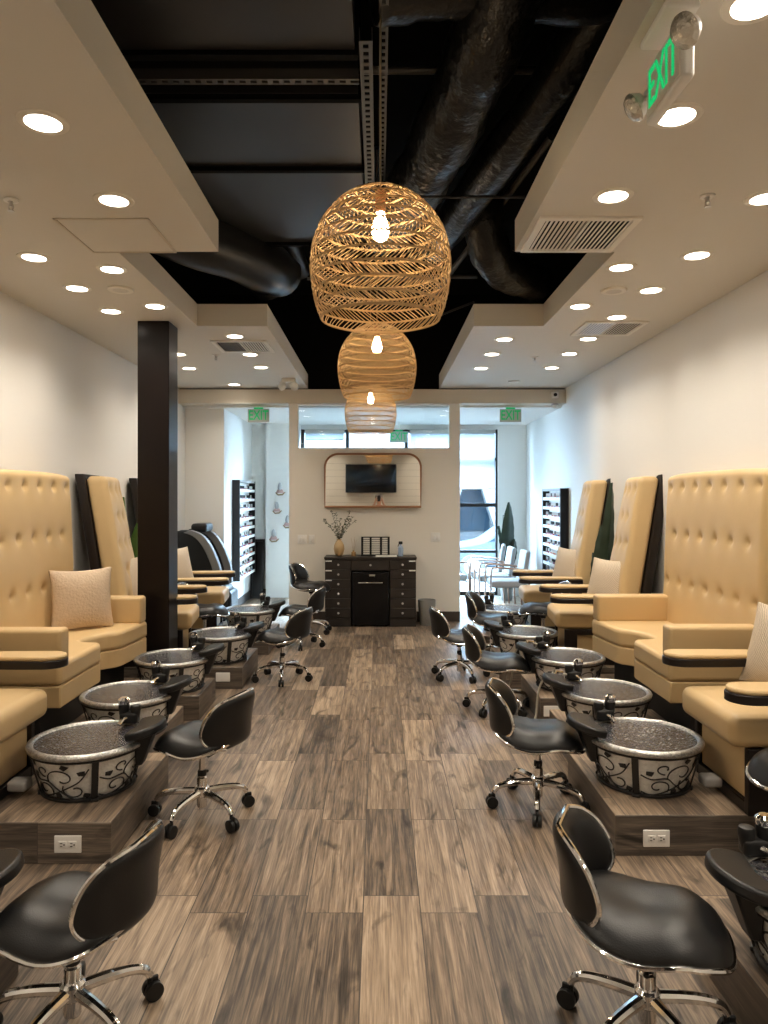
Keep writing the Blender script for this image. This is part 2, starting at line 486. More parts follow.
# partition with the long high opening
CX0, CX1, CZ0, CZ1 = -1.04, 0.908, 2.23, 2.782
PX0, PX1 = -1.156, 1.04
mb = MB()
mb.box(PX0, PX1, YP, YP+0.13, 0, CZ0)
mb.box(PX0, CX0, YP, YP+0.13, CZ0, 2.795)
mb.box(CX1, PX1, YP, YP+0.13, CZ0, 2.795)
mb.box(CX0, CX1, YP, YP+0.13, CZ1, 2.795)
struct('wall_partition', mb, M['partition'], smooth=False)
struct('window_1', MB().box(CX0, CX1, YP+0.06, YP+0.068, CZ0, CZ1), M['glass'], smooth=False)
struct('trim_1', MB().box(XL, XR, YP-0.06, YP+0.16, 2.795, 2.975), M['beam'], smooth=False)
struct('wall_plenum', MB().box(XL, XR, YP, YP+0.1, 2.975, ZD), M['black'], smooth=False)
mb = MB()
mb.box(PX0, -0.69, YP-0.014, YP, 0, 0.13); mb.box(0.48, PX1, YP-0.014, YP, 0, 0.13)
struct('baseboard_partition', mb, M['base'], smooth=False)
mb = MB(); mb.box(-2.05, -2.036, 9.52, YF, 0, 0.12); mb.box(-2.05, -1.80, YF-0.1, YF-0.086, 0, 0.12)
struct('baseboard_pier', mb, M['base'], smooth=False)
mb = MB(); mb.box(XR-0.014, XR, 8.4, YF, 0, 0.12)
struct('baseboard_right', mb, M['base'], smooth=False)

# ceilings: soffits stepping in plan, black deck above
def soffit(name, wallx, near, rec, s):
    poly = [(wallx, YB), (near, YB), (near, 4.09), (rec, 4.09), (rec, 5.868), (near, 5.868), (near, YP), (wallx, YP)]
    mb = MB().prism(poly, ZC, ZC+0.18)
    return struct(name, mb, M['ceil'], smooth=False)
soffit('ceiling_left', XL, -0.912, -1.482, -1)
soffit('ceiling_right', XR, 0.772, 1.341, 1)
struct('ceiling_deck', MB().box(XL, XR, YB, YP+0.1, ZD, ZD+0.1), M['black'], smooth=False)
struct('ceiling_front', MB().box(XL, XR, YP+0.16, YF, ZF, ZF+0.1), M['wall_front'], smooth=False)
mb = MB(); mb.box(XL, XL+0.02, YB, YP, ZC+0.18, ZD); mb.box(XR-0.02, XR, YB, YP, ZC+0.18, ZD); mb.box(XL, XR, YB, YB+0.02, ZC+0.18, ZD)
struct('wall_above_soffit', mb, M['black'], smooth=False)

# front facade: wall pieces and shop window
mb = MB()
mb.box(-2.05, -1.80, YF-0.086, YF+0.15, 0, ZF)
mb.box(1.93, XR, YF, YF+0.15, 0, ZF)
mb.box(-1.80, 1.93, YF, YF+0.15, 2.70, ZF)
struct('wall_front', mb, M['wall_front'], smooth=False)
struct('wall_front_panel', MB().box(-1.80, -1.27, 11.45, YF+0.15, 0, ZF), M['wall_front'], smooth=False)
mb = MB()
for x in (-1.27, -0.54, 0.42, 1.90):
    mb.box(x-0.0, x+0.05, YF+0.02, YF+0.10, 0, 2.70)
for z in (0.0, 0.69, 1.44, 2.19, 2.65):
    mb.box(-1.27, 1.95, YF+0.025, YF+0.095, z, z+(0.06 if z in (1.44, 0.0) else 0.045))
wf = struct('window_2', mb, M['frame'], smooth=False)
mb = MB(); mb.box(-1.22, 1.90, YF+0.055, YF+0.062, 0.05, 2.66)
mb.build('pane', M['glass'], wf, smooth=False)
# roller shades
def roller(x0, x1, drop, label):
    t = thing('roller_shade', label, 'window shade', ((x0+x1)/2, YF-0.045, 2.63))
    w = (x1-x0)/2
    MB().box(-w, w, -0.04, 0.03, -0.005, 0.06).build('cassette', M['exitface'], t, bevel=0.006)
    MB().box(-w+0.01, w-0.01, -0.004, -0.002, -drop, 0.0).build('fabric', M['shade'], t, smooth=False)
    MB().tube([(-w+0.01,-0.003,-drop), (w-0.01,-0.003,-drop)], 0.009, 8).build('hem_bar', M['white'], t)
roller(0.5, 1.88, 0.90, 'half-lowered grey roller shade over the shop window right of the partition')
roller(-1.2, -0.56, 0.10, 'rolled-up roller shade seen through the glass above the mirror')

# ------------------------------------------------------------------ outdoors
struct('pavement', MB().box(-9, 12, YF+0.1, 14.2, -0.14, -0.02), M['concrete'], smooth=False)
struct('street', MB().box(-14, 18, 14.2, 40, -0.62, -0.5), M['asphalt'], smooth=False)
b = thing('building', 'white building with slanted pillars across the street', 'building', (2, 27, -0.5))
MB().box(-14, 14, 0, 5, 3.6, 7.2).build('upper_wall', M['bldg'], b, smooth=False)
MB().box(-14, 14, 1.2, 5, 0, 3.6).build('ground_wall', M['bwall2'], b, smooth=False)
for i in range(7):
    x = -9 + i*3.0
    mb = MB(); mb.mark(); mb.box(-0.35, 0.35, -0.3, 0.3, 0, 3.75)
    sh = Matrix.Identity(4); sh[0][2] = 0.32*(1 if i % 2 else -1)
    mb.xf(Matrix.Translation((x, 0.3, 0)) @ sh).build('pillar', M['bldg'], b, smooth=False)
for i in range(8):
    MB().box(-10.4+i*2.8, -8.6+i*2.8, -0.04, 0.1, 4.6, 6.4).build('window', M['bglass'], b, smooth=False)
for i in range(8):
    MB().box(-10.2+i*2.8, -8.9+i*2.8, 1.12, 1.3, 0.8, 2.9).build('window', M['bglass'], b, smooth=False)
# parked car, side on
car = thing('car', 'pale parked car outside the shop window', 'car', (3.75, 19.2, -0.5))
prof = [(-2.2,0.30),(-2.25,0.62),(-2.05,0.80),(-1.1,0.95),(-0.35,1.38),(0.9,1.44),(1.7,1.08),(2.15,1.0),(2.25,0.6),(2.2,0.3)]
prof = [(p.x, p.y) for p in catmull([(a, b_, 0) for a, b_ in prof], 4)]
mb = MB().mark(); mb.prism(prof, -0.85, 0.85); mb.xf(Matrix.Rotation(PI/2, 4, 'X'))
mb.build('body', M['carpaint'], car, bevel=0.05)
gp = [(-0.95,0.97),(-0.32,1.31),(0.85,1.36),(1.5,1.06)]
mb = MB().mark(); mb.prism(gp, -0.87, 0.87); mb.xf(Matrix.Rotation(PI/2, 4, 'X')); mb.build('side_window', M['bglass'], car, bevel=0.01)
for x in (-1.38, 1.38):
    for y in (-0.80, 0.80):
        w = MB().cyl((x, y, 0.32), 0.32, 0.2, 28, 'y').build('wheel', M['tyre'], car, bevel=0.02)
        mb = MB().cyl((x, y + (-0.1 if y < 0 else 0.1), 0.32), 0.20, 0.02, 24, 'y')
        for k in range(5):
            a = k*2*PI/5
            mb.tube([(x, y+(-0.115 if y < 0 else 0.115), 0.32), (x+0.19*math.cos(a), y+(-0.115 if y < 0 else 0.115), 0.32+0.19*math.sin(a))], 0.022, 6)
        mb.build('rim', M['steel'], w)

# ------------------------------------------------------------------ platforms and sockets
def platform(x0, x1, y0, y1, label):
    cx, cy = (x0+x1)/2, (y0+y1)/2
    w, d = (x1-x0)/2, (y1-y0)/2
    mb = MB()
    mb.box(-w, w, -d, d, 0, PT_H)
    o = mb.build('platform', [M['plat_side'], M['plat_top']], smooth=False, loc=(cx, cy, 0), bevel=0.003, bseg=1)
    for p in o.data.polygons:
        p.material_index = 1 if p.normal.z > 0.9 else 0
    return tag(o, label, 'platform', 'tiled footbath platforms')
R_P = [(1.10,1.45,2.55,'tiled platform under the cropped footbath at right, nearest the camera'),
       (1.055,3.21,4.02,'tiled platform with socket under the near right chair with white knit pillow'),
       (1.14,4.14,4.82,'tiled platform under the nearer footbath of the right double sofa'),
       (1.14,5.08,5.78,'tiled platform under the farther footbath of the right double sofa'),
       (1.06,6.0,6.80,'tiled platform under the third right chair, its pillow standing upright'),
       (1.06,7.35,8.15,'tiled platform under the last right chair, by the polish rack')]
L_P = [(-1.21,1.45,2.42,'tiled platform under the cropped footbath at left, nearest the camera'),
       (-1.17,3.14,4.0,'tiled platform with socket in front of the near left chair'),
       (-1.33,4.12,4.9,'tiled platform under the nearer footbath of the left double sofa'),
       (-1.285,5.14,5.66,'short tiled platform under the left footbath in front of the dark column'),
       (-1.14,6.0,6.78,'tiled platform with white socket just beyond the dark column'),
       (-1.12,7.3,8.1,'tiled platform under the farthest left footbath')]
for x, y0, y1, lb in R_P: platform(x, XR-0.004, y0, y1, lb)
for x, y0, y1, lb in L_P: platform(XL+0.004, x, y0, y1, lb)
def socket(x, y, z, label, blank=False):
    t = thing('wall_socket', label, 'electrical outlet', (x, y, z), 0, 'sockets on the platform fronts')
    MB().rbox((0,-0.004,0), (0.118,0.008,0.075), 0.003, k=2).build('cover_plate', M['white'], t)
    if not blank:
        for s in (-1, 1):
            mb = MB().rbox((s*0.022,-0.009,0), (0.034,0.004,0.030), 0.0015, k=1)
            rc = mb.build('receptacle', M['white'], t)
            mb = MB()
            mb.box(s*0.022-0.009, s*0.022+0.001, -0.0125, -0.0105, 0.005, 0.008); mb.box(s*0.022-0.009, s*0.022+0.001, -0.0125, -0.0105, -0.008, -0.005)
            mb.box(s*0.022+0.006, s*0.022+0.011, -0.0125, -0.0105, -0.003, 0.003)
            mb.build('slot', M['blackpl'], rc, smooth=False)
socket(-1.355, 3.14, 0.088, 'white double socket on the riser at left, in front of the nearest stool')
socket(1.235, 3.21, 0.060+0.02, 'white double socket on the riser beside the right-hand cropped footbath')
socket(-1.30, 6.0, 0.10, 'blank white outlet plate on the riser beyond the dark column', True)
socket(1.22, 5.08, 0.09, 'blank white outlet plate low on the right riser behind the second stool', True)

# dark column
mb = MB().box(-1.91, -1.66, 5.69, 5.94, 0, ZC)
struct('column', mb, M['column'], smooth=False, bevel=0.006)

# ------------------------------------------------------------------ stools
def make_stool():
    t = thing('pedicure_stool', 'stool', 'stool', (0,0,0), 0, 'black rolling pedicure stools')
    A, B = 0.222, 0.192
    def outline(th):
        c, s = math.cos(th), math.sin(th)
        e = 0.74 if c > 0 else 0.86
        cc = math.copysign(abs(c)**e, c); ss = math.copysign(abs(s)**e, s)
        return A*cc, B*ss*(1-0.10*cc)
    def zr(x):
        u = x/A
        return 0.318 + 0.065*clamp(-u)**2 + 0.014*math.exp(-((u-0.45)/0.3)**2) - 0.024*clamp((u-0.72)/0.28)**2
    NT, NR = 48, 10
    mb = MB()
    vs, fs = [], []
    def ring(rho, f):
        for k in range(NT):
            x, y = outline(2*PI*k/NT)
            vs.append((x*rho, y*rho, f(x*rho, y*rho, rho)))
    def top(x, y, r):
        return zr(x) + 0.012 + 0.066*(1-clamp(r)**5.0)**0.7 - 0.008*math.exp(-(y/0.06)**2)*clamp(1-r)
    bot = lambda x, y, r: zr(x) - 0.010 - 0.022*(1-r**2)
    rhos = [0.02] + [i/NR for i in range(1, NR)] + [0.94, 0.97, 0.99, 1.0]
    for r in rhos: ring(r*1.025, lambda x, y, q: top(x, y, q/1.025))
    for r in reversed(rhos): ring(r, bot)
    nrg = len(rhos)*2
    for i in range(nrg-1):
        for k in range(NT):
            l = (k+1) % NT
            fs.append((i*NT+k, i*NT+l, (i+1)*NT+l, (i+1)*NT+k))
    fs.append(tuple(range(NT))); fs.append(tuple((nrg-1)*NT+k for k in range(NT)))
    mb.add(vs, fs)
    seat = mb.build('seat', M['leather'], t, angle=60)
    mb = MB()
    pts = []
    for k in range(64):
        x, y = outline(2*PI*k/64); pts.append((x*1.026, y*1.026, zr(x)+0.002))
    mb.tube(pts, 0.0088, 8, closed=True)
    tag(mb.build('seat_trim', M['chrome'], seat), 'chrome edge trim')
    # backrest: a padded shell curved round the sitter
    W = [(0,0.095),(0.06,0.140),(0.18,0.188),(0.34,0.213),(0.50,0.211),(0.65,0.198),(0.78,0.178),(0.88,0.152),(0.95,0.120),(1.0,0.075)]
    Rb, Z0, HB = 0.185, 0.360, 0.246
    def bp(s, tt, off):
        ph = s/Rb
        cx = -0.040 - 0.035*tt + 0.012*math.sin(PI*tt)
        r = Rb + off
        return (cx - r*math.cos(ph), r*math.sin(ph), Z0 + HB*tt - 0.03*(abs(ph)/1.1)**2*(1-tt))
    NTt, NK = 28, 18
    mb = MB()
    def face(side):
        def fn(u, v):
            tt = u; k = 2*v-1
            w = lerp_table(W, tt)
            ed = (1-abs(k)**5)*(1-abs(2*tt-1)**7)
            off = side*(0.005 + 0.020*ed) if side > 0 else -(0.005 + 0.030*ed)
            return bp(k*w, tt, off)
        return fn
    mb.grid(face(1), NTt, NK); mb.grid(face(-1), NTt, NK, flip=True)
    # stitch edge
    n1 = (NTt+1)*(NK+1)
    def id_(sd, i, j): return (0 if sd > 0 else n1) + i*(NK+1)+j
    edge = [(i,0) for i in range(NTt+1)] + [(NTt,j) for j in range(1,NK+1)] + [(i,NK) for i in range(NTt-1,-1,-1)] + [(0,j) for j in range(NK-1,0,-1)]
    for a in range(len(edge)):
        p, q = edge[a], edge[(a+1) % len(edge)]
        mb.f.append((id_(1,*p), id_(1,*q), id_(-1,*q), id_(-1,*p))); mb.m.append(0)
    bk = mb.build('backrest', M['leather'], t, angle=70)
    mb = MB()
    pts = [bp(lerp_table(W, i/48), i/48, 0) for i in range(49)] + [bp(-lerp_table(W, i/48), i/48, 0) for i in range(48,-1,-1)]
    pts = [Vector(p) for p in pts]
    mb.tube(pts, 0.0092, 8)
    tag(mb.build('backrest_trim', M['chrome'], bk), 'chrome edge trim')
    mb = MB().rbox((0.0,0,0.295), (0.16,0.11,0.022), 0.006, k=2); mb.lathe([(0.026,0.262),(0.03,0.29)], 20)
    mb.build('seat_plate', M['blackpl'], t)
    MB().lathe([(0.0145,0.04),(0.0145,0.29)], 20).build('piston', M['chrome'], t)
    mb = MB().lathe([(0.023,0.055),(0.025,0.06),(0.025,0.200),(0.020,0.206),(0.020,0.214)], 24)
    mb.lathe([(0.03,0.105),(0.037,0.112),(0.037,0.150),(0.03,0.158)], 24)
    mb.build('column', M['chrome'], t)
    mb = MB().lathe([(0.018,0.206),(0.022,0.21),(0.022,0.232),(0.018,0.238)], 16); mb.tube([(0.0,-0.02,0.222),(0.0,-0.045,0.215)], 0.008, 8)
    mb.build('collar', M['blackpl'], t)
    for k in range(5):
        a = k*2*PI/5 + 0.35
        ca, sa = math.cos(a), math.sin(a)
        pr = catmull([(0.03,0,0.130),(0.10,0,0.128),(0.17,0,0.120),(0.215,0,0.104),(0.235,0,0.078)], 5)
        pts = [(p.x*ca, p.x*sa, p.z) for p in pr]
        n = len(pts)
        lg = MB().tube(pts, [0.019-0.006*i/(n-1) for i in range(n)], 10).build('leg', M['chrome'], t)
        mb = MB()
        cx, cy = 0.243*ca, 0.243*sa
        for s in (-1, 1):
            mb.mark(); mb.lathe([(0.018,-0.010),(0.029,-0.008),(0.030,0),(0.029,0.008),(0.018,0.010)], 20)
            mb.xf(Matrix.Translation((cx - s*0.013*sa, cy + s*0.013*ca, 0.030)) @ Matrix.Rotation(a, 4, 'Z') @ Matrix.Rotation(PI/2, 4, 'X'))
        mb.mark(); mb.rbox((0,0,0), (0.036,0.012,0.05), 0.005, k=2); mb.xf(Matrix.Translation((cx,cy,0.048)) @ Matrix.Rotation(a,4,'Z'))
        mb.lathe([(0.008,0.05),(0.008,0.085)], 10, (0.235*ca, 0.235*sa, 0))
        mb.build('caster', M['blackpl'], lg)
    return t
STOOL = make_stool()
def stool(x, y, deg, label, raise_=0.0, spin=0.0):
    o = dup(STOOL, label, (x, y, 0), math.radians(deg), 'black rolling pedicure stools')
    if raise_:
        for ch in o.children:
            if ch.name.split('.')[0] in ('seat','backrest','back_bracket','seat_plate','piston'): ch.location.z += raise_
    if spin:
        for ch in o.children:
            if ch.name.split('.')[0] in ('leg','column'): ch.rotation_euler.z = spin
    return o
stool(0.79, 2.12, -24, 'black chrome-trimmed stool nearest the camera on the right of the aisle', 0.01, 0.07)
stool(0.824, 3.73, -14, 'black chrome-trimmed stool beside the near right footbath with the socket platform', 0.01, 0.60)
stool(0.90, 5.42, -14, 'black stool, seat in profile, by the farther footbath of the right sofa', 0.0, 0.2)
stool(0.715, 6.4, 4, 'black stool standing free in the aisle, right of the mini fridge', 0.0, 0.9)
stool(1.12, 7.10, -22, 'black stool farthest along the right row, against the window glare', 0.03, 0.1)
stool(1.76, 2.93, 180, 'black stool cropped by the right edge, beside the beige chair base', 0.13)
stool(1.60, 7.02, 180, 'raised black stool tucked between the last two right chairs', 0.15)
stool(-0.915, 2.15, 168, 'black chrome-trimmed stool nearest the camera on the left of the aisle', 0.0, -0.12)
stool(-0.885, 3.60, 158, 'black chrome-trimmed stool by the left socket platform, its back to the aisle', 0.03, -0.05)
stool(-0.845, 6.3, 160, 'black stool in front of the left platform beyond the dark column', 0.02, 0.4)
stool(-0.84, 7.72, 172, 'low black stool just before the tall stool, left of the cabinet', 0.02, 0.2)
stool(-0.80, 8.50, -20, 'tall raised black stool against the partition, left of the dark cabinet', 0.19, 0.6)
stool(-1.68, 6.93, 0, 'raised black stool between the two chairs behind the column', 0.15)

# ------------------------------------------------------------------ foot baths
def make_tub(s, hose):
    """s: side of the faucet along local y; the footrest points to local +x (the aisle)."""
    t = thing('pedicure_tub', 'tub', 'foot bath', (0,0,0), 0, 'round footbaths with iron vine frames')
    rr = lambda z: 0.205 + (0.262-0.205)*(z-0.012)/(0.205-0.012)
    mb = MB().lathe([(0.196,0.014),(0.202,0.02),(0.252,0.20),(0.246,0.205)], 56)
    mb.build('shell', M['shell'], t)
    mb = MB().lathe([(0.248,0.210),(0.266,0.206),(0.279,0.212),(0.283,0.224),(0.278,0.235),(0.266,0.240),(0.254,0.237),(0.247,0.226)], 64, closed=True)
    mb.build('rim', M['rim'], t, angle=60)
    mb = MB().lathe([(0.001,0.042),(0.13,0.042),(0.18,0.052),(0.205,0.080),(0.225,0.14),(0.250,0.228)], 56)
    mb.build('bowl', M['bowl'], t, angle=60)
    MB().lathe([(0.022,0.041),(0.022,0.048),(0.004,0.050)], 16).build('drain', M['chrome'], t)
    # iron frame
    mb = MB()
    def ringpts(r, z, n=56): return [(r*math.cos(2*PI*k/n), r*math.sin(2*PI*k/n), z) for k in range(n)]
    mb.tube(ringpts(0.212,0.010), 0.009, 6, closed=True)
    mb.tube(ringpts(0.268,0.203), 0.0065, 6, closed=True)
    BA = -math.radians(62)*s
    for k in range(4):
        a = k*PI/2 + BA
        mb.mark(); mb.box(-0.004, 0.004, -0.015, 0.015, 0, 1)
        sh = Matrix.Identity(4); sh[2][2] = 0.205
        sh[0][2] = 0.056
        mb.xf(Matrix.Rotation(a, 4, 'Z') @ Matrix.Translation((0.212,0,0.0)) @ sh)
        mb.mark(); mb.rbox((0,0,0), (0.03,0.035,0.015), 0.004, k=1); mb.xf(Matrix.Rotation(a,4,'Z') @ Matrix.Translation((0.214,0,0.0076)))
    def mp(a0, p, q):
        ph = a0 + p/0.238
        r = rr(q) + 0.001
        return (r*math.cos(ph), r*math.sin(ph), q)
    def spiral(cx, cy, r0, r1, t0, t1, n=26):
        return [(cx + (r0+(r1-r0)*i/n)*math.cos(t0+(t1-t0)*i/n), cy + (r0+(r1-r0)*i/n)*math.sin(t0+(t1-t0)*i/n)) for i in range(n+1)]
    def leaf(cx, cy, ang, L_=0.030, w=0.015):
        ca, sa = math.cos(ang), math.sin(ang)
        out = []
        for (u, v) in ((0,0),(0.35,-1),(0.7,-0.55),(1,0),(0.7,0.55),(0.35,1)):
            out.append((cx + L_*u*ca - w*v*sa, cy + L_*u*sa + w*v*ca))
        return out
    segs = [
        spiral(0.070, 0.055, 0.042, 0.010, -0.6, 5.2),
        spiral(0.150, 0.118, 0.055, 0.012, 3.5, -2.2),
        spiral(0.190, 0.060, 0.044, 0.011, 2.6, 8.2),
        spiral(0.085, 0.150, 0.028, 0.008, 4.8, -0.6),
        [(p.x, p.y) for p in catmull([(0.012,0.028,0),(0.05,0.014,0),(0.11,0.038,0),(0.150,0.062,0),(0.205,0.104,0),(0.235,0.165,0)], 6)],
        [(p.x, p.y) for p in catmull([(0.012,0.115,0),(0.045,0.096,0),(0.095,0.100,0),(0.13,0.064,0),(0.185,0.018,0),(0.236,0.03,0)], 6)],
    ]
    leaves = [leaf(0.028,0.118,0.6), leaf(0.118,0.040,-0.5), leaf(0.205,0.135,0.9), leaf(0.150,0.175,0.2), leaf(0.215,0.028,0.3)]
    vm = MB()
    for k in range(4):
        a0 = k*PI/2 + BA + 0.02
        mp_ = lambda a0, p, q: mp(a0, p*1.46, q)
        for sg in segs:
            pts = [mp_(a0, p, clamp(q, 0.014, 0.2)) for p, q in sg if 0.0 <= p <= 0.245]
            if len(pts) > 2: vm.tube(pts, 0.0034, 5)
        for lf in leaves:
            P = [Vector(mp_(a0, p, clamp(q, 0.014, 0.2))) for p, q in lf]
            c = sum(P, Vector())/len(P); nrm = Vector((c.x, c.y, 0)).normalized()
            n = len(P)
            vs = P + [p + nrm*0.002 for p in P] + [c + nrm*0.007]
            fs = [(i, (i+1) % n, n+(i+1) % n, n+i) for i in range(n)] + [(n+i, n+(i+1) % n, 2*n) for i in range(n)] + [tuple(reversed(range(n)))]
            vm.add(vs, fs)
    fr = mb.build('iron_frame', M['iron'], t)
    vm.build('vine_scrolls', M['iron'], fr)
    # footrest pad towards the aisle
    poly = []
    for i in range(17):
        a = -PI/2 + PI*i/16
        poly.append((0.255 + 0.125*math.cos(a)**0.9 if math.cos(a) > 1e-6 else 0.255, 0.138*math.sin(a)))
    poly = [(0.215, -0.128)] + poly + [(0.215, 0.128), (0.240,0.0)]
    mb = MB().mark(); mb.prism(poly, -0.020, 0.022)
    mb.xf(Matrix.Translation((0.215,0,0.268)) @ Matrix.Rotation(-0.22,4,'Y') @ Matrix.Translation((-0.215,0,0)))
    pad = mb.build('footrest', M['leather'], t, bevel=0.012, bseg=3)
    mb = MB()
    vs = [(0.25,-0.085,0.252),(0.330,-0.055,0.268),(0.330,0.055,0.268),(0.25,0.085,0.252),
          (0.240,-0.040,0.105),(0.268,-0.028,0.105),(0.268,0.028,0.105),(0.240,0.040,0.105)]
    mb.add(vs, [(0,1,2,3),(7,6,5,4),(0,4,5,1),(1,5,6,2),(2,6,7,3),(3,7,4,0)])
    mb.build('footrest_bracket', M['blackpl'], pad, bevel=0.008)
    # faucet handles
    fa = math.radians(60)*s
    fx, fy = 0.252*math.cos(fa), 0.252*math.sin(fa)
    mb = MB().rbox((fx, fy, 0.268), (0.095,0.06,0.06), 0.016, k=2)
    for dx, h in ((-0.030,0.350),(0.030,0.335)):
        mb.lathe([(0.018,0.26),(0.024,0.285),(0.029,h-0.018),(0.024,h-0.004),(0.012,h)], 14, (fx+dx, fy, 0))
    fc = mb.build('faucet', M['blackpl'], t)
    mb = MB().lathe([(0.026,0.336),(0.030,0.343),(0.030,0.362),(0.018,0.372)], 16, (fx-0.030, fy, 0))
    mb.build('faucet_cap', M['chrome'], fc)
    MB().tube([(fx, fy-0.01*s, 0.272), (fx-0.02, fy-0.05*s, 0.27), (fx-0.03, fy-0.075*s, 0.25)], 0.010, 8).build('spout', M['chrome'], fc)
    # drain fittings behind
    mb = MB().rbox((-0.272, -0.14*s, 0.06), (0.09,0.08,0.05), 0.015, k=2); mb.tube([(-0.25,-0.14*s,0.05),(-0.32,-0.10*s,0.03),(-0.34,0.0,0.02)], 0.016, 8)
    mb.build('drain_pump', M['greyplastic'], t)
    if hose:
        pts = catmull([(fx+0.03,fy,0.27),(0.30,0.12*s,0.30),(0.36,0.16*s,0.20),(0.38,0.17*s,0.02),(0.44,0.10*s,-0.13),(0.40,-0.06*s,-0.165),(0.46,-0.14*s,-0.166)], 8)
        MB().tube(pts, 0.007, 8).build('spray_hose', M['hose'], t)
        sh = MB().tube([(0.285,0.10*s,0.285),(0.265,0.14*s,0.31),(0.22,0.16*s,0.30)], [0.010,0.014,0.02], 10)
        sh.build('spray_head', M['chrome'], t)
    return t
TUB_L, TUB_R, TUB_RH = make_tub(1, False), make_tub(-1, False), make_tub(-1, True)
GT = 'round footbaths with iron vine frames'
dup(TUB_L, 'round footbath with iron vines before the near left chair, wholly in view', (-1.43,3.55,PT_H), 0, GT)
dup(TUB_L, 'round footbath before the near seat of the left double sofa', (-1.52,4.38,PT_H), 0, GT)
dup(TUB_L, 'round footbath in front of the dark column, before the far sofa seat', (-1.53,5.36,PT_H), 0, GT)
dup(TUB_L, 'round footbath on the platform with blank outlet plate beyond the column', (-1.38,6.30,PT_H), 0, GT)
dup(TUB_L, 'smallest and farthest footbath on the left, before the last left chair', (-1.37,7.65,PT_H), 0, GT)
dup(TUB_L, 'footbath cropped by the left edge, only its black footrest showing', (-1.46,2.16,PT_H), 0, GT)
dup(TUB_R, 'round footbath with iron vines before the right chair with knit pillow', (1.32,3.60,PT_H), PI, GT)
dup(TUB_RH, 'footbath with cream hose before the near seat of the right double sofa', (1.385,4.44,PT_H), PI, GT)
dup(TUB_RH, 'footbath with cream hose before the far seat of the right double sofa', (1.405,5.40,PT_H), PI, GT)
dup(TUB_R, 'round footbath before the third right chair, next to the beige sofa', (1.30,6.38,PT_H), PI, GT)
dup(TUB_R, 'farthest footbath on the right, before the last right chair', (1.34,7.72,PT_H), PI, GT)
dup(TUB_R, 'footbath cropped by the right edge, black footrest and iron vines close up', (1.37,2.16,PT_H), PI, GT)

# ------------------------------------------------------------------ upholstery
def tuft(buttons, depth=0.022, sig=0.030, wide=0.10):
    def d(y, z):
        s = 0.0
        for (by, bz) in buttons:
            r2 = (y-by)**2 + (z-bz)**2
            s += depth*math.exp(-r2/(2*sig*sig)) + depth*0.45*math.exp(-r2/(2*wide*wide))
        return s
    return d
def make_chair():
    t = thing('pedicure_chair', 'chair', 'pedicure chair', (0,0,0), 0, 'beige pedicure chairs with wooden arms')
    def crown(x, y, z):
        return (x, y, z + (0.014*(1-(x/0.31)**2)*(1-(y/0.28)**2) if z > 0 else 0))
    MB().rbox((0.02,0,0.372), (0.64,0.56,0.145), 0.045, (8,8,1), crown).build('seat', M['beige'], t, angle=60)
    mb = MB(); mb.prism([(-0.32,-0.235),(0.245,-0.235),(0.245,0.235),(-0.32,0.235)], 0.055, 0.30)
    mb.build('base_panel', M['beige'], t, bevel=0.006)
    mb = MB()
    for s in (-1, 1):
        y0, y1 = sorted((s*0.236, s*0.272))
        mb.box(0.16, 0.265, y0, y1, 0.0, 0.296); mb.box(-0.36, 0.16, y0, y1, 0.0, 0.075); mb.box(-0.36, -0.27, y0, y1, 0.07, 0.296); mb.box(-0.28, 0.17, y0, y1, 0.25, 0.296)
    mb.box(-0.34, 0.262, -0.24, 0.24, 0.0, 0.052)
    mb.build('frame', M['dkwood'], t, bevel=0.004)
    # reclined tall back
    LEAN = 0.175
    btn = []
    for r in range(5):
        for c in range(3 if r % 2 == 0 else 2):
            btn.append(((c-(1 if r % 2 == 0 else 0.5))*0.20, -0.42 + r*0.23))
    td = tuft(btn, 0.022, 0.024, 0.07)
    HB = 1.22
    def warp(x, y, z):
        if x > 0.02:
            x += 0.020*(1-(y/0.33)**2) - td(y, z)
        return (x - LEAN*(z+HB/2), y*taper(z+HB/2), z)
    taper = lambda h: 1.0 - 0.24*clamp((h-0.1)/1.1)
    MB().rbox((-0.235,0,0.375+HB/2), (0.165,0.64,HB), 0.05, (2,26,48), warp).build('backrest', M['beige'], t, angle=70)
    def warp2(x, y, z): return (x - LEAN*(z+0.67), y*taper(z+0.565), z)
    MB().rbox((-0.340,0,0.27+0.67), (0.075,0.665,1.345), 0.008, (1,1,8), warp2, k=1).build('back_board', M['dkwood'], t)
    for s in (-1, 1):
        y = s*0.345
        def paddle(z0, z1, g):
            P = [(-0.24, y-0.062+g), (0.10, y-0.085+g)]
            for i in range(13):
                a = -PI/2 + PI*i/12
                P.append((0.30 + (0.10-g)*math.cos(a), y + (0.088-g)*math.sin(a)))
            P += [(0.10, y+0.085-g), (-0.24, y+0.062-g)]
            return MB().prism(P, z0, z1)
        arm = paddle(0.536, 0.578, 0.0).build('armrest', M['dkwood'], t, bevel=0.006)
        paddle(0.576, 0.600, 0.006).build('arm_pad', M['beige'], arm, bevel=0.010, bseg=3)
        P = [(-0.26,0.20),(-0.10,0.20),(-0.09,0.33),(-0.06,0.45),(-0.03,0.549),(-0.22,0.549),(-0.25,0.40)]
        mb = MB().mark(); mb.prism(P, -0.02, 0.02); mb.xf(Matrix.Translation((0, y*0.93, 0)) @ Matrix.Rotation(PI/2,4,'X'))
        mb.build('arm_support', M['dkwood'], arm, bevel=0.005)
    return t
CH = make_chair()
GC = 'beige pedicure chairs with wooden arms'
dup(CH, 'beige chair at the right edge with white knit pillow and wooden arms', (1.905,3.47,PT_H), PI, GC)
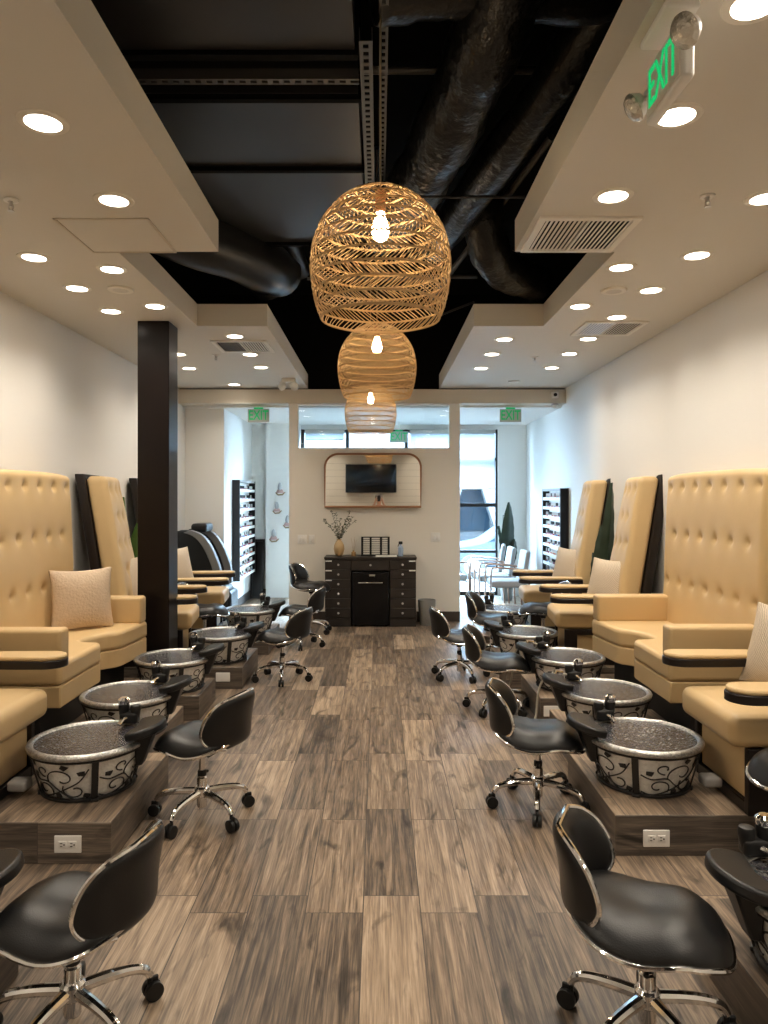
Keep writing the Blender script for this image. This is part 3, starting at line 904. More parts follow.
dup(CH, 'beige tall-backed chair just beyond the right double sofa, pillow on seat', (1.865,6.36,PT_H), PI+math.radians(-5), GC)
dup(CH, 'beige tall-backed chair next to the nail polish rack on the right wall', (1.865,7.72,PT_H), PI+math.radians(-5), GC)
dup(CH, 'beige chair cropped by the left edge, only seat corner and arm showing', (-2.03,3.42,PT_H), 0, GC)
dup(CH, 'beige tall-backed chair between the left double sofa and the dark column', (-1.95,6.30,PT_H), math.radians(7), GC)
dup(CH, 'beige chair beyond the dark column, beside the black massage chair', (-1.95,7.60,PT_H), math.radians(6), GC)

def make_sofa(s):
    t = thing('double_pedicure_sofa', 'sofa', 'sofa', (0,0,0), 0, 'beige double sofas with notched seats')
    D = 0.70
    fr = [(0.0,-0.73),(D,-0.73),(D,-0.16),(D-0.008,-0.115),(D-0.035,-0.095),(0.60,-0.085),(0.555,-0.075),(0.530,-0.045),(0.525,0.0),(0.535,0.06),(0.555,0.12),(0.585,0.18),(0.62,0.215),(D-0.045,0.24),(D-0.02,0.30),(D+0.025,0.70),(D+0.02,0.73),(0.0,0.73)]
    def inset(g): return [(x - (g if x > 0.3 else 0), y*(1-g/0.73)) for x, y in fr]
    sg = lambda P: [(x, y*s) for x, y in P]
    MB().prism(sg([(0.04,-0.68),(0.56,-0.68),(0.56,0.68),(0.04,0.68)]), 0.0, 0.222).build('plinth', M['plinth'], t)
    MB().prism(sg(inset(0.004)), 0.222, 0.346).build('base', M['beige'], t, bevel=0.008, bseg=2)
    MB().prism(sg(fr), 0.346, 0.474).build('seat', M['beige'], t, bevel=0.028, bseg=4)
    for y in (-0.665, 0.665):
        MB().rbox((0.362 if y < 0 else 0.372, y*s, 0.567), (0.67 if y < 0 else 0.685,0.128,0.20), 0.022, (2,1,1)).build('armrest', M['beige'], t)
    btn = []
    for r in range(3):
        for c in range(7 if r % 2 == 0 else 6):
            btn.append(((c-(3 if r % 2 == 0 else 2.5))*0.215, 0.14*1.0 + (r-1)*0.355))
    td = tuft(btn, 0.020, 0.018, 0.06)
    HB = 1.20
    def warp(x, y, z):
        if x > 0.02:
            x += 0.014 - td(y, z)
        k = clamp((z-HB*0.36)/(HB*0.14))
        return (x - 0.040*(z+HB/2), y, z - 0.022*(abs(y)/0.73)**4*k)
    MB().rbox((0.115,0,0.40+HB/2), (0.12,1.46,HB), 0.045, (2,70,60), warp).build('backrest', M['beige'], t, angle=70)
    return t
SL, SR = make_sofa(1), make_sofa(-1)
dup(SL, 'beige tufted double sofa along the left wall, plush pillow on it', (-2.50,4.80,PT_H), 0, 'beige double sofas with notched seats')
dup(SR, 'beige tufted double sofa along the right wall, no pillow on it', (2.384,4.90,PT_H), PI, 'beige double sofas with notched seats')

def pillow(w, loc, rot, m, label):
    def puff(x, y, z):
        ax, ay = abs(x)/(w/2), abs(y)/(w/2)
        e = (1-ax**2.6)*(1-ay**2.6)
        sgn = 1 if z > 0 else -1
        pin = 0.93 + 0.07*max(ax, ay)**2*(min(ax,ay)**2) 
        return (x*(pin+0.02*ay**4), y*(pin+0.02*ax**4), sgn*(0.010 + 0.062*max(0,e)**0.6))
    o = MB().rbox((0,0,0), (w,w,0.05), 0.012, (18,18,1), puff, k=2).build('throw_pillow', m, angle=80)
    o.location = loc; o.rotation_euler = rot
    return tag(o, label, 'pillow', 'square throw pillows')
R = math.radians
pillow(0.43, (-2.13,5.16,PT_H+0.690), (R(84),R(0),R(40)), M['linen'], 'beige plush pillow standing on the left double sofa')
pillow(0.42, (2.03,3.60,0.84), (R(72),R(0),R(-70)), M['pillow'], 'pale knit pillow cropped by the right edge of the picture')
pillow(0.42, (2.00,6.30,0.85), (R(74),R(0),R(-62)), M['pillow'], 'pale knit pillow on the chair just beyond the right sofa')
pillow(0.42, (2.02,7.68,0.85), (R(74),R(0),R(-62)), M['pillow'], 'pale knit pillow on the chair next to the right polish rack')
pillow(0.42, (-2.12,7.55,0.86), (R(74),R(0),R(62)), M['pillow'], 'pale knit pillow on the chair beyond the dark column')
pillow(0.42, (-2.20,6.24,0.86), (R(74),R(0),R(62)), M['pillow'], 'pale pillow edge on the chair just left of the dark column')

# ------------------------------------------------------------------ cabinet group at the partition
YC = 8.87
cab = thing('drawer_cabinet', 'dark wood drawer cabinet built round the mini fridge under the mirror', 'cabinet', (-0.105, YC, 0))
W2, HC = 0.562, 0.86
FX0, FX1 = -0.228, 0.226
mb = MB()
mb.box(-W2, FX0-0.012, 0.02, 0.36, 0.0, HC-0.03); mb.box(FX1+0.012, W2, 0.02, 0.36, 0.0, HC-0.03)
mb.box(FX0-0.012, FX1+0.012, 0.02, 0.36, 0.69, HC-0.03)
mb.build('body', M['cab'], cab, smooth=False)
MB().box(-W2-0.008, W2+0.008, -0.012, 0.375, HC-0.03, HC).build('top', M['cab'], cab, bevel=0.004)
mb = MB(); mb.box(-W2, FX0-0.012, 0.012, 0.02, 0.0, 0.10); mb.box(FX1+0.012, W2, 0.012, 0.02, 0.0, 0.10); mb.build('toe_kick', M['cab'], cab, smooth=False)
def drawer(x0, x1, z0, z1, kx, tab=None):
    d = MB().box(x0, x1, 0.0, 0.02, z0, z1).build('drawer', M['cab'], cab, bevel=0.003)
    zc = (z0+z1)/2
    MB().lathe([(0.006,0),(0.006,0.012),(0.014,0.018),(0.014,0.026),(0.005,0.030)], 12).build('knob', M['knob'], d)
    k = d.children[0]; k.location = (kx, 0.0, zc); k.rotation_euler = (PI/2, 0, 0)
    if tab: MB().box(tab[0], tab[1], -0.004, 0.0, z1-0.020, z1-0.006).build('label_strip', M['white'], d, smooth=False)
for i in range(6):
    z1 = HC-0.036 - i*0.119; z0 = z1-0.114
    drawer(-W2+0.004, FX0-0.016, z0, z1, -0.395, (-W2+0.006, -W2+0.085) if i in (0,1,2) else None)
    drawer(FX1+0.016, W2-0.004, z0, z1, 0.395, (W2-0.085, W2-0.006) if i in (0,1) else None)
drawer(FX0-0.008, FX1+0.008, 0.70, HC-0.036, 0.0)
fr = thing('mini_fridge', 'black mini fridge set into the dark drawer cabinet', 'fridge', (-0.105, YC, 0))
MB().box(FX0, FX1, 0.03, 0.36, 0.015, 0.68).build('body', M['blackpl'], fr, bevel=0.006)
dr = MB().box(FX0+0.002, FX1-0.002, -0.012, 0.028, 0.02, 0.675).build('door', M['fridge'], fr, bevel=0.008)
mb = MB().rbox((0,-0.018,0.545), (0.30,0.012,0.012), 0.004, k=2); mb.build('handle', M['steel'], dr)
MB().rbox((0.02,-0.0135,0.635), (0.07,0.003,0.02), 0.001, k=1).build('badge', M['steel'], dr)
for x in (FX0+0.03, FX1-0.03): MB().cyl((x,0.06,0.0075), 0.015, 0.015, 12).build('foot', M['blackpl'], fr)

# things on the cabinet
vs = thing('vase_of_branches', 'tan vase of olive branches on the cabinet', 'vase', (-0.50, 9.02, HC))
MB().lathe([(0.035,0.0),(0.055,0.03),(0.068,0.09),(0.062,0.14),(0.038,0.185),(0.028,0.20),(0.033,0.212),(0.028,0.212),(0.022,0.198)], 28).build('vase_body', M['vase'], vs, angle=60)
for k in range(11):
    a = k*2.4; sp = 0.08 + 0.17*random.random(); h = 0.30 + 0.17*random.random()
    tip = Vector((sp*math.cos(a)*1.15, sp*math.sin(a)*0.45, 0.2+h-sp*0.5))
    pts = catmull([(0,0,0.12), (0.01*math.cos(a),0.01*math.sin(a),0.21), (tip.x*0.45, tip.y*0.45, 0.2+(tip.z-0.2)*0.55), tuple(tip)], 6)
    st = MB().tube(pts, [0.003-0.0018*i/(len(pts)-1) for i in range(len(pts))], 5).build('branch', M['twig'], vs)
    mb = MB()
    for i in range(7, len(pts)):
        for q in range(2):
            p = pts[i]; aa = random.uniform(0, 2*PI); el = random.uniform(-0.3, 0.9); L_ = random.uniform(0.025,0.045)
            d = Vector((math.cos(aa)*math.cos(el), math.sin(aa)*math.cos(el), math.sin(el)))
            n = d.orthogonal().normalized(); u = n.cross(d)*0.007
            mb.add([p, p+d*L_*0.45+u, p+d*L_, p+d*L_*0.45-u, p+d*L_*0.45+n*0.002], [(0,1,4),(1,2,4),(2,3,4),(3,0,4),(0,3,2,1)])
    mb.build('leaves', M['olive'], st)
rd = thing('reed_diffuser', 'small reed diffuser beside the vase on the cabinet', 'diffuser', (-0.318, 9.0, HC))
MB().lathe([(0.026,0),(0.028,0.005),(0.028,0.05),(0.012,0.06),(0.012,0.075)], 18).build('bottle', M['diff'], rd)
for k in range(5):
    a = k*1.257
    MB().tube([(0,0,0.03),(0.035*math.cos(a),0.03*math.sin(a),0.20+0.01*k)], 0.0015, 5).build('reed', M['vase'], rd)
cr = thing('colour_swatch_stand', 'black stand of nail colour swatches on the cabinet', 'swatch stand', (-0.05, 9.06, HC))
mb = MB()
for x in (-0.16, -0.055, 0.075, 0.17): mb.box(x-0.012, x+0.012, 0.0, 0.02, 0, 0.235)
mb.box(-0.175, 0.185, 0.018, 0.03, 0.0, 0.24); mb.box(-0.175,0.185,-0.05,0.03,0,0.012)
mb.build('stand', M['blackpl'], cr, smooth=False)
for i in range(9):
    for (x0, x1) in ((-0.148,-0.068),(-0.043,0.063),(0.088,0.158)):
        MB().box(x0, x1, 0.008, 0.017, 0.018+i*0.024, 0.034+i*0.024).build('swatch_strip', M['paper'], cr, smooth=False)
o = MB().box(-0.13, 0.13, -0.08, 0.08, 0, 0.012).build('paper_stack', M['paper'], smooth=False, loc=(0.09, 8.96, HC)); tag(o, 'white papers lying before the swatch stand', 'papers')
bt = thing('spray_bottle', 'small blue spray bottle at the right end of the cabinet top', 'bottle', (0.27, 9.0, HC))
MB().lathe([(0.028,0),(0.032,0.006),(0.032,0.11),(0.014,0.135),(0.014,0.15)], 20).build('bottle_body', M['bluebottle'], bt)
mb = MB().rbox((0,0,0.168), (0.05,0.026,0.035), 0.008, k=2); mb.tube([(-0.02,0,0.155),(-0.034,0,0.12)], 0.005, 6); mb.build('spray_trigger', M['blackpl'], bt)
# basket
o = MB().lathe([(0.085,0.0),(0.09,0.005),(0.112,0.30),(0.112,0.315),(0.104,0.315),(0.082,0.012),(0.001,0.012)], 30).build('waste_basket', M['basket'], angle=50)
o.location = (0.60, 9.02, 0); tag(o, 'grey woven waste basket on the floor right of the cabinet', 'basket')

# mirror
mi = thing('wall_mirror', 'wide arched-corner mirror in copper frame above the cabinet', 'mirror', (-0.079, YP, 1.477))
MW, MH, MRr = 0.615, 0.675, 0.17
P = [(-MW,0),(MW,0)]
for i in range(11):
    a = PI/2*i/10; P.append((MW-MRr+MRr*math.cos(a), MH-MRr+MRr*math.sin(a)))
for i in range(11):
    a = PI/2+PI/2*i/10; P.append((-MW+MRr+MRr*math.cos(a), MH-MRr+MRr*math.sin(a)))
mb = MB(); mb.tube([(x, -0.035, z) for x, z in P], 0.013, 8, closed=True)
n = len(P)
vsx = [(x,-0.045,z) for x,z in P] + [(x,-0.004,z) for x,z in P]
mb.add(vsx, [(i,(i+1)%n,n+(i+1)%n,n+i) for i in range(n)])
sol = mb.build('mirror_frame', M['copper'], mi)
mb = MB().mark(); mb.prism(P, 0.006, 0.016); mb.xf(Matrix.Rotation(PI/2,4,'X')); mb.build('mirror_glass', M['mirror'], mi, smooth=False)
MB().box(-MW, MW, -0.075, -0.012, -0.016, 0.004).build('ledge', M['copper'], mi, bevel=0.004)
# plates
def plate(x, z, label, gangs):
    t = thing('switch_plate', label, 'switch plate', (x, YP, z), 0, 'wall plates on the partition')
    w = 0.045*gangs+0.03
    MB().rbox((0,-0.004,0), (w,0.008,0.115), 0.003, k=2).build('cover_plate', M['white'], t)
    for g in range(gangs):
        MB().rbox(((g-(gangs-1)/2)*0.046,-0.009,0), (0.033,0.006,0.066), 0.002, k=1).build('rocker', M['white'], t)
plate(-0.985, 1.055, 'white double switch plate on the partition left of the vase', 2)
plate(-0.865, 1.055, 'white single switch plate nearest the vase on the partition', 1)
plate(0.725, 1.085, 'white plate on the partition right of the mirror', 2)
# television on the wall behind the camera (seen in the mirror)
tv = thing('television', 'black wall television reflected in the mirror', 'television', (-0.22, YB+0.004, 1.72))
MB().box(-0.70, 0.70, 0.05, 0.085, 0, 0.78).build('bezel', M['blackpl'], tv, bevel=0.006)
MB().box(-0.685, 0.685, 0.085, 0.087, 0.015, 0.765).build('screen', M['screen'], tv, smooth=False)
MB().box(-0.2, 0.2, 0.0, 0.05, 0.25, 0.55).build('wall_bracket', M['blackpl'], tv, smooth=False)

# ------------------------------------------------------------------ pendants
def make_pendant():
    t = thing('rattan_pendant', 'pendant', 'pendant lamp', (0,0,0), 0, 'woven rattan pendants over the aisle')
    # profile r(z): z from 0 (rim) to 0.56 (crown)
    PR = [(0.0,0.245),(0.04,0.262),(0.10,0.277),(0.17,0.288),(0.24,0.290),(0.31,0.280),(0.38,0.255),(0.44,0.215),(0.49,0.165),(0.52,0.115),(0.54,0.06),(0.545,0.03)]
    PRv = catmull([(r, z, 0) for z, r in PR], 8)
    # arc-length table
    al = [0.0]
    for i in range(1, len(PRv)): al.append(al[-1] + (PRv[i]-PRv[i-1]).length)
    tot = al[-1]
    def at(s):
        s = clamp(s)*tot
        for i in range(1, len(al)):
            if s <= al[i]:
                t_ = (s-al[i-1])/max(1e-9, al[i]-al[i-1])
                p = PRv[i-1].lerp(PRv[i], t_); return p.x, p.y
        return PRv[-1].x, PRv[-1].y
    mb = MB()
    rows = 12
    for i in range(rows+1):
        s = i/rows*0.97
        for ds in ((-0.0035, 0.0035) if i else (-0.004, 0.002, 0.008)):
            r, z = at(clamp(s+ds))
            wob = [1 + 0.006*math.sin(3*k*0.2+i) for k in range(48)]
            mb.tube([(r*wob[k]*math.cos(2*PI*k/48), r*wob[k]*math.sin(2*PI*k/48), z) for k in range(48)], 0.0024 if i else 0.0035, 4, closed=True)
    for i in range(rows):
        s0, s1 = i/rows*0.97, (i+1)/rows*0.97
        r0, z0 = at(s0); r1, z1 = at(s1)
        n = max(12, int(84*(r0+r1)/2/0.29))
        sl = (0.165 if i % 2 else -0.165) * min(1.0, (r0+r1)/0.5)
        for k in range(n):
            a = 2*PI*k/n + random.uniform(-0.012, 0.012)
            pts = []
            for q in range(3):
                u = q/2; r, z = at(s0+(s1-s0)*u); aa = a + sl*(u-0.5)*2*0.75
                r += 0.002*(1 if k % 2 else -1)
                pts.append((r*math.cos(aa), r*math.sin(aa), z))
            mb.tube(pts, 0.0021, 4, caps=False)
    mb.build('woven_shade', M['rattan'], t, angle=80)
    MB().tube([(0,0,0.545),(0,0,ZD-2.34)], 0.004, 6).build('cord', M['cord'], t)
    MB().lathe([(0.012,0.54),(0.022,0.53),(0.022,0.455),(0.018,0.445)], 16).build('socket', M['copper'], t)
    MB().lathe([(0.016,0.447),(0.018,0.435),(0.034,0.385),(0.036,0.362),(0.028,0.338),(0.012,0.326),(0.001,0.324)], 20).build('bulb', M['bulb'], t, angle=70)
    MB().lathe([(0.0,ZD-2.34-0.02),(0.05,ZD-2.34-0.02),(0.05,ZD-2.34)], 20).build('canopy', M['black'], t)
    return t
PD = make_pendant()
GP = 'woven rattan pendants over the aisle'
dup(PD, 'largest and nearest of the three rattan pendants above the aisle', (0.006,3.0,2.34), 0, GP)
dup(PD, 'middle rattan pendant of the three above the aisle', (-0.015,5.36,2.345), 0.5, GP)
dup(PD, 'smallest and farthest rattan pendant, in front of the high glass strip', (-0.095,8.17,2.335), 1.1, GP)

# ------------------------------------------------------------------ ceiling fittings
def make_light():
    t = thing('recessed_downlight', 'light', 'ceiling light', (0,0,0), 0, 'recessed downlights')
    MB().lathe([(0.064,-0.0005),(0.066,-0.006),(0.090,-0.004),(0.093,0.0)], 36).build('trim_ring', M['dltrim'], t)
    MB().lathe([(0.0005,-0.0055),(0.0655,-0.0055)], 32).build('lens', M['lens'], t, smooth=False)
    sl = bpy.data.lights.new('downlight_beam', 'SPOT'); sl.energy = 30.0; sl.color = (1.0,0.885,0.735)
    sl.spot_size = math.radians(140); sl.spot_blend = 1.0; sl.shadow_soft_size = 0.06
    so_ = bpy.data.objects.new('beam', sl); COL.objects.link(so_); so_.parent = t; so_.location = (0,0,-0.02)
    return t
DL = make_light()
LIGHTS = [
 (-1.248,2.675,'downlight nearest the camera in the left ceiling'),
 (-1.243,3.377,'downlight just before the access panel in the left ceiling'),
 (-2.003,4.18,'downlight near the left wall just beyond the access panel'),
 (-1.631,4.40,'left downlight just past the access panel, on the recess side'),
 (-2.013,4.80,'left wall-row downlight beside the round ceiling speaker'),
 (-1.633,5.25,'left downlight directly in front of the dark column head'),
 (-2.006,5.39,'left wall-row downlight beside the dark column head'),
 (-1.246,6.23,'left downlight directly in front of the louvred vent'),
 (-1.957,7.01,'downlight half behind the column, near the left wall'),
 (-1.256,7.02,'left downlight directly behind the louvred vent'),
 (-2.05,7.78,'wall-side downlight of the far pair beyond the left vent'),
 (-1.265,7.72,'aisle-side downlight of the far pair beyond the left vent'),
 (-1.79,8.90,'farthest left downlight, close to the beam'),
 (1.063,2.03,'downlight cut by the top right corner of the picture'),
 (1.086,2.63,'downlight partly behind the large exit sign overhead'),
 (1.083,3.33,'downlight just before the near right vent'),
 (1.80,3.355,'downlight cut by the right edge, level with the sprinkler'),
 (1.83,4.145,'first wall-row downlight beyond the right sprinkler'),
 (1.466,4.36,'right downlight just beyond the near vent, on the recess side'),
 (1.83,4.845,'right wall-row downlight beside the round ceiling speaker'),
 (1.466,5.25,'right downlight between ceiling speaker and recess edge'),
 (1.84,5.57,'right downlight directly in front of the far right vent'),
 (1.84,6.33,'right downlight directly behind the far right vent'),
 (1.107,6.35,'first of three aisle-side downlights in the far right ceiling'),
 (1.10,7.01,'middle of three aisle-side downlights in the far right ceiling'),
 (1.10,7.775,'last of three aisle-side downlights in the far right ceiling'),
 (1.85,6.99,'wall-side far right downlight beside the small sprinkler'),
 (1.86,7.75,'wall-side downlight nearest the right end of the beam'),
]
for x, y, lb in LIGHTS: dup(DL, 'round recessed ' + lb, (x, y, ZC), 0, 'recessed downlights')
for x in (-2.0, -1.25, 1.08, 1.83):
    for y in (1.2, 0.1, -0.9):
        dup(DL, 'round recessed downlight in the ceiling behind the camera', (x, y, ZC), 0, 'recessed downlights behind the camera')

def vent(x0, x1, y0, y1, label):
    t = thing('ceiling_vent', label, 'air vent', ((x0+x1)/2, (y0+y1)/2, ZC), 0, 'louvred ceiling vents')
    w, d = (x1-x0)/2, (y1-y0)/2
    mb = MB()
    e = 0.035
    mb.box(-w, w, -d, -d+e, -0.012, 0); mb.box(-w, w, d-e, d, -0.012, 0); mb.box(-w, -w+e, -d+e, d-e, -0.012, 0); mb.box(w-e, w, -d+e, d-e, -0.012, 0)
    mb.box(-0.007, 0.007, -d+e, d-e, -0.012, 0)
    mb.build('vent_frame', M['dltrim'], t, smooth=False)
    MB().box(-w+e, w-e, -d+e, d-e, -0.002, -0.0005).build('duct_opening', M['black'], t, smooth=False)
    mb = MB()
    for hs in (-1, 1):
        n = 9
        for i in range(n):
            x = hs*(0.012 + (w-e-0.012)*(i+0.5)/n)
            mb.mark(); mb.box(-0.0058, 0.0058, -d+e, d-e, -0.001, 0.001)
            mb.xf(Matrix.Translation((x,0,-0.010)) @ Matrix.Rotation(R(40) if hs < 0 else R(-12),4,'Y'))
    mb.build('louvres', M['dltrim'], t, smooth=False)
vent(-1.50, -1.0, 6.40, 6.90, 'louvred ceiling vent in the far left ceiling above the stools')
vent(0.80, 1.31, 3.57, 4.07, 'large louvred vent at the corner of the near right ceiling')
vent(1.64, 2.14, 5.70, 6.18, 'louvred vent near the right wall, farther of the right two')
t = thing('access_panel', 'flush square access panel in the left ceiling', 'access panel', (-1.39, 3.845, ZC))
MB().box(-0.225, 0.225, -0.235, 0.235, -0.004, 0).build('panel', M['ceil'], t, bevel=0.002)
mb = MB()
for (x0,x1,y0,y1) in ((-0.24,0.24,-0.25,-0.238),(-0.24,0.24,0.238,0.25),(-0.24,-0.228,-0.25,0.25),(0.228,0.24,-0.25,0.25)): mb.box(x0,x1,y0,y1,-0.006,0)
mb.build('panel_frame', M['beam'], t, smooth=False)
def sprinkler(x, y, label):
    t = thing('fire_sprinkler', label, 'sprinkler', (x, y, ZC), 0, 'fire sprinklers')
    MB().lathe([(0.034,0),(0.033,-0.006),(0.016,-0.010),(0.012,-0.004)], 24).build('escutcheon', M['white'], t)
    mb = MB().lathe([(0.007,0),(0.007,-0.03)], 10)
    mb.tube([(0.006,0,-0.02),(0.012,0,-0.035),(0.003,0,-0.05)], 0.0025, 6); mb.tube([(-0.006,0,-0.02),(-0.012,0,-0.035),(-0.003,0,-0.05)], 0.0025, 6)
    mb.build('sprinkler_body', M['steel'], t)
    mb = MB().lathe([(0.004,-0.048),(0.015,-0.050),(0.015,-0.053),(0.003,-0.054)], 14); mb.build('deflector', M['steel'], t)
sprinkler(-1.726, 3.377, 'chrome sprinkler at the left edge beside the near downlights')
sprinkler(1.52, 3.33, 'chrome sprinkler between the two near right downlights')
sprinkler(-1.60, 7.06, 'small sprinkler beyond the left vent')
sprinkler(1.55, 7.16, 'small sprinkler among the far right downlights')
def disc(x, y, r, label, name, cat):
    t = thing(name, label, cat, (x, y, ZC))
    MB().lathe([(r,0),(r,-0.008),(r*0.93,-0.014),(r*0.80,-0.012)], 32).build('ring', M['dltrim'], t)
    MB().lathe([(r*0.82,-0.010),(r*0.5,-0.013),(0.001,-0.014)], 32).build('grille', M['ceil'], t)
disc(-1.73, 4.82, 0.085, 'round flush speaker in the left ceiling among downlights', 'ceiling_speaker', 'speaker')
disc(1.58, 4.845, 0.085, 'round flush speaker in the right ceiling among downlights', 'ceiling_speaker', 'speaker')
disc(1.62, 8.66, 0.07, 'small round smoke detector near the beam', 'smoke_detector', 'smoke detector')
# security cameras at the beam end
t = thing('security_camera', 'small camera fixed on the right end of the beam', 'camera', (2.24, 9.19, 2.90))
MB().rbox((0,-0.02,0), (0.09,0.04,0.08), 0.012, k=2).build('housing', M['white'], t); MB().cyl((0,-0.045,0), 0.022, 0.02, 16, 'y').build('camera_lens', M['blackpl'], t)
t = thing('dome_camera', 'small white dome hanging below the right end of the beam', 'camera', (2.26, 9.25, 2.795))
MB().lathe([(0.035,0),(0.035,-0.02),(0.030,-0.045),(0.016,-0.062),(0.001,-0.066)], 20).build('dome', M['white'], t, angle=60)
MB().lathe([(0.045,0),(0.045,-0.012)], 20).build('mount', M['greyplastic'], t)

# exit signs
def text(body, size, m, parent, loc, rot, ext=0.002, name='lettering', bold=0.0, sx=1.0):
    c = bpy.data.curves.new(name, 'FONT'); c.body = body; c.size = size; c.extrude = ext; c.offset = bold
    c.align_x = 'CENTER'; c.align_y = 'CENTER'
    c.materials.append(m)
    tmp = bpy.data.objects.new('tmp', c); COL.objects.link(tmp)
    dg = bpy.context.evaluated_depsgraph_get()
    me = bpy.data.meshes.new_from_object(tmp.evaluated_get(dg))
    bpy.data.objects.remove(tmp); me.name = name
    for vtx in me.vertices: vtx.co.x *= sx
    if not me.materials: me.materials.append(m)
    o = bpy.data.objects.new(name, me); COL.objects.link(o); o.parent = parent; o.location = loc; o.rotation_euler = rot
    return o
def small_exit(x, y, label, face=1, drop=0.0):
    t = thing('exit_sign', label, 'exit sign', (x, y, ZF), 0 if face > 0 else PI, 'green exit signs hung in the front room')
    MB().box(-0.06, 0.06, -0.02, 0.02, -0.02, 0).build('ceiling_mount', M['green_dim'], t, bevel=0.004)
    MB().box(-0.14, 0.14, -0.008, 0.008, -0.19, -0.02).build('panel', M['exitface'], t, bevel=0.002)
    text('EXIT', 0.175, M['green_dim'], t, (0.0,-0.011,-0.106), (PI/2,0,0), bold=0.002, sx=0.72)
    if face < 0: text('EXIT', 0.175, M['green_dim'], t, (0.0,0.011,-0.106), (PI/2,0,0), bold=0.002, sx=0.72)
    if drop:
        for ch in t.children: ch.location.z -= drop
        MB().tube([(0,0,0),(0,0,-drop-0.01)], 0.012, 8).build('hanging_stem', M['white'], t)
small_exit(-1.575, 9.42, 'green EXIT sign hanging over the left opening beside the partition')
small_exit(1.72, 9.42, 'green EXIT sign hanging over the right opening beside the partition')
small_exit(0.31, 11.2, 'green EXIT sign seen through the high glass above the mirror', 1, 0.13)
# combination exit sign with lamp heads in the right soffit; its face looks into the aisle
t = thing('emergency_exit_sign', 'large EXIT sign with two lamp heads under the near right ceiling', 'exit sign', (0.850, 2.11, ZC))
MB().rbox((0.0,0,-0.012), (0.10,0.20,0.024), 0.008, k=2).build('canopy', M['white'], t)
MB().rbox((0.0,0,-0.150), (0.036,0.275,0.180), 0.012, k=2).build('housing', M['white'], t)
MB().box(-0.0195, -0.0178, -0.120, 0.120, -0.225, -0.075).build('face_panel', M['dltrim'], t, smooth=False)
text('EXIT', 0.165, M['green'], t, (-0.0205,0.0,-0.150), (PI/2,0,-PI/2), bold=0.0008, sx=0.64)
for s in (-1, 1):
    mb = MB().rbox((0.0, s*0.148, -0.130), (0.03,0.04,0.035), 0.008, k=2)
    br = mb.build('lamp_arm', M['white'], t)
    mb = MB().mark(); mb.lathe([(0.012,0.045),(0.035,0.035),(0.05,0.010),(0.053,0.0)], 24)
    mb.xf(Matrix.Translation((-0.035, s*0.190, -0.150)) @ Matrix.Scale(0.86,4) @ Matrix.Rotation(R(58),4,'Y') @ Matrix.Rotation(s*0.2,4,'X'))
    hd = mb.build('lamp_head', M['white'], br)
    mb = MB().mark(); mb.lathe([(0.0535,0.004),(0.052,-0.006),(0.040,-0.020),(0.022,-0.028),(0.001,-0.031)], 24)
    mb.xf(Matrix.Translation((-0.035, s*0.190, -0.150)) @ Matrix.Scale(0.86,4) @ Matrix.Rotation(R(58),4,'Y') @ Matrix.Rotation(s*0.2,4,'X'))
    mb.build('lamp_lens', M['lampglass'], br)
# twin-head emergency light far left
t = thing('emergency_light', 'twin-head emergency light near the beam in the left ceiling', 'emergency light', (-1.06, 8.45, ZC))
MB().rbox((0,0,-0.025), (0.16,0.09,0.05), 0.012, k=2).build('housing', M['white'], t)
for s in (-1, 1):
    mb = MB().mark(); mb.lathe([(0.015,0.05),(0.04,0.035),(0.055,0.0),(0.045,-0.012),(0.001,-0.02)], 20)
    mb.xf(Matrix.Translation((s*0.065, -0.03, -0.10)) @ Matrix.Rotation(R(70),4,'X') @ Matrix.Rotation(s*0.5,4,'Y'))
    mb.tube([(s*0.05,0,-0.045),(s*0.06,-0.01,-0.08)], 0.012, 8)
    mb.build('lamp_head', M['white'], t)

# ------------------------------------------------------------------ black ceiling services
t = thing('air_duct', 'wide black sheet-metal duct over the left of the aisle', 'duct', (0,0,0))
MB().box(-1.75, -0.10, 3.42, 5.45, 3.52, 4.05).build('duct_body', M['duct'], t, smooth=False)
for y in (3.43, 4.18, 5.42): MB().box(-1.77, -0.085, y, y+0.035, 3.495, 4.06).build('duct_flange', M['black'], t, smooth=False)
t = thing('air_plenum', 'large black duct box at the top of the picture', 'duct', (0,0,0))
MB().box(-1.9, -0.10, 0.8, 2.95, 3.42, 4.1).build('duct_body', M['duct'], t, smooth=False)
MB().box(-1.92, -0.085, 2.93, 2.97, 3.40, 4.11).build('duct_flange', M['black'], t, smooth=False)
def strut(p0, p1, w, label):
    a, b_ = Vector(p0), Vector(p1); L_ = (b_-a).length
    t = thing('strut_channel', label, 'metal channel', p0)
    t.rotation_euler = (b_-a).to_track_quat('X','Z').to_euler()
    h = w/2
    mb = MB()
    # slotted bottom face made of bars, two side flanges
    mb.box(0, L_, -h, -h+0.003, 0, w); mb.box(0, L_, h-0.003, h, 0, w)
    mb.box(0, L_, -h, -h*0.42, -0.002, 0.002); mb.box(0, L_, h*0.42, h, -0.002, 0.002)
    n = int(L_/0.05)
    for i in range(n): mb.box(i*0.05, i*0.05+0.022, -h*0.45, h*0.45, -0.002, 0.002)
    mb.build('channel', M['strut'], t, smooth=False)
    return t
strut((-0.055,2.95,3.47), (-0.055,5.35,3.47), 0.055, 'slotted metal channel running along the duct edge to the near pendant')
strut((-1.75,3.24,3.47), (-0.09,3.24,3.47), 0.045, 'slotted metal channel crossing below the black duct')
strut((0.02,2.4,3.62), (0.02,4.6,3.62), 0.04, 'thinner slotted channel just beside the pendant cord')
